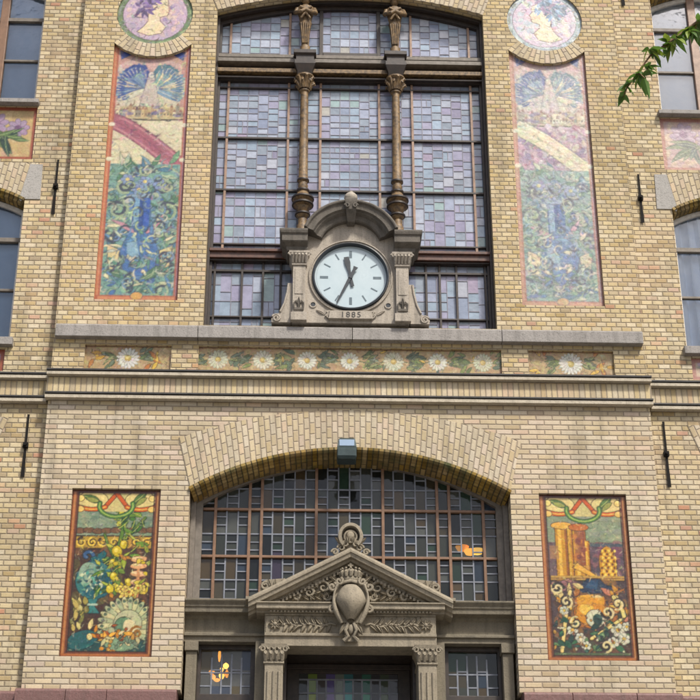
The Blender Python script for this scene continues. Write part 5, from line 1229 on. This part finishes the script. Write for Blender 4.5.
def twig(pts, r0, r1, n, L=.1, spread=1.0):
    k = len(pts); br.tube(pts, [r0+(r1-r0)*i/(k-1) for i in range(k)], 6)
    for i in range(n):
        t = tr.uniform(.05, 1)*(k-1); j = min(int(t), k-2); p = Vector(pts[j]).lerp(Vector(pts[j+1]), t-j)
        d = (tr.uniform(-1, 1)*spread, tr.uniform(-.8, .8), tr.uniform(-1.2, .35)); leaf(p, d, L*tr.uniform(.5, 1.4), L*tr.uniform(.36, .56))
# points down the line of the hanging branch
B0 = [(7.68, -11.05, 6.7), (6.2, -11.1, 7.25), (4.6, -11.2, 7.45), (3.4, -11.25, 7.25), (2.4, -11.3, 6.86), (1.65, -11.3, 6.44), (1.24, -11.3, 6.13), (1.10, -11.3, 6.015), (1.0, -11.3, 5.93), (.945, -11.3, 5.85), (.905, -11.3, 5.79)]
br.tube(B0, [.09, .075, .055, .038, .024, .013, .008, .006, .0045, .0035, .002], 7)
BRANCH_SLOT = None
for (x, y, z), n in (((.905, -11.3, 5.79), 7), ((.93, -11.3, 5.83), 6), ((.97, -11.3, 5.885), 4), ((1.02, -11.3, 5.947), 6), ((1.08, -11.3, 6.0), 7), ((1.13, -11.3, 6.04), 7), ((1.18, -11.3, 6.08), 8), ((1.24, -11.3, 6.13), 10), ((1.30, -11.3, 6.175), 10), ((1.40, -11.3, 6.25), 12), ((1.55, -11.3, 6.365), 14), ((1.8, -11.3, 6.53), 16), ((2.3, -11.3, 6.82), 24), ((2.7, -11.3, 6.97), 24), ((3.2, -11.26, 7.17), 26), ((3.8, -11.24, 7.33), 30), ((4.6, -11.2, 7.45), 30), ((5.4, -11.15, 7.35), 30)):
    q = Vector((x, y, z)); e = q+Vector((tr.uniform(-.05, .03), tr.uniform(-.05, .05), tr.uniform(-.06, 0)))
    twig([tuple(q), tuple(q.lerp(e, .5)+Vector((0, 0, .01))), tuple(e)], .005, .002, int(n*1.9), .062)
for i in range(46):
    a = tr.uniform(0, 2*pi); h = tr.uniform(7.2, 10.8); s0 = Vector((7.68, -11.05, h)); L = tr.uniform(1.0, 2.4)*(1.15-abs(h-9)/4)
    if math.cos(a) < -.2: h = max(h, 8.3); s0.z = h; L = min(L, 1.5)
    e = s0+Vector((math.cos(a)*L, math.sin(a)*L, tr.uniform(.1, .7))); m = s0.lerp(e, .5)+Vector((0, 0, .18))
    br.tube([tuple(s0), tuple(m), tuple(e)], [.04, .024, .008], 6)
    for k in range(7):
        q = m.lerp(e, tr.uniform(.0, 1)); f2 = q+Vector((tr.uniform(-.45, .45), tr.uniform(-.45, .45), tr.uniform(-.25, .35))); twig([tuple(q), tuple(q.lerp(f2, .5)+Vector((0, 0, .03))), tuple(f2)], .008, .003, 16, .11)
br.build('limb', M['twig'], T, 60); lv.build('crown', M['leaf'], T, 0)

# ================================================================== LIGHT, SKY, CAMERA
W = bpy.data.worlds.new('World'); S.world = W; W.use_nodes = True; nt = W.node_tree
sky = nt.nodes.new('ShaderNodeTexSky'); sky.sky_type = 'NISHITA'; sky.sun_disc = False
SUN_EL, SUN_AZ = R(52), R(32)   # azimuth to the right of the facade's outward normal
sky.sun_elevation = SUN_EL; sky.sun_rotation = pi-SUN_AZ; sky.dust_density = 4.0; sky.air_density = 1.0; sky.ozone_density = 1.0
bg = nt.nodes['Background']; nt.links.new(sky.outputs[0], bg.inputs[0]); bg.inputs[1].default_value = .105
sd = bpy.data.lights.new('sun', 'SUN'); sd.energy = 2.7; sd.angle = R(7); sd.color = (1, .95, .86)
so = bpy.data.objects.new('sun', sd); COL.objects.link(so)
dv = Vector((math.sin(SUN_AZ)*math.cos(SUN_EL), -math.cos(SUN_AZ)*math.cos(SUN_EL), math.sin(SUN_EL)))
so.rotation_euler = dv.to_track_quat('Z', 'Y').to_euler(); so.location = dv*60
cd = bpy.data.cameras.new('camera'); cam = bpy.data.objects.new('camera', cd); COL.objects.link(cam); S.camera = cam
YAW, PIT = R(1.7), R(26.5)
cam.location = (-D_CAM*math.tan(YAW)-.005, -D_CAM, EYE); cam.rotation_euler = (pi/2+PIT, 0, -YAW)
cd.sensor_width = 36; cd.lens = 36*1584/700; cd.clip_end = 2000; cd.clip_start = .05
S.view_settings.view_transform = 'Standard'; S.view_settings.look = 'None'; S.view_settings.gamma = 1; S.view_settings.use_curve_mapping = False
S.view_settings.exposure = .75
S.render.engine = 'CYCLES'; S.render.resolution_x = S.render.resolution_y = 1024
for o in list(S.objects):
    if 'wloc' in o: del o['wloc']
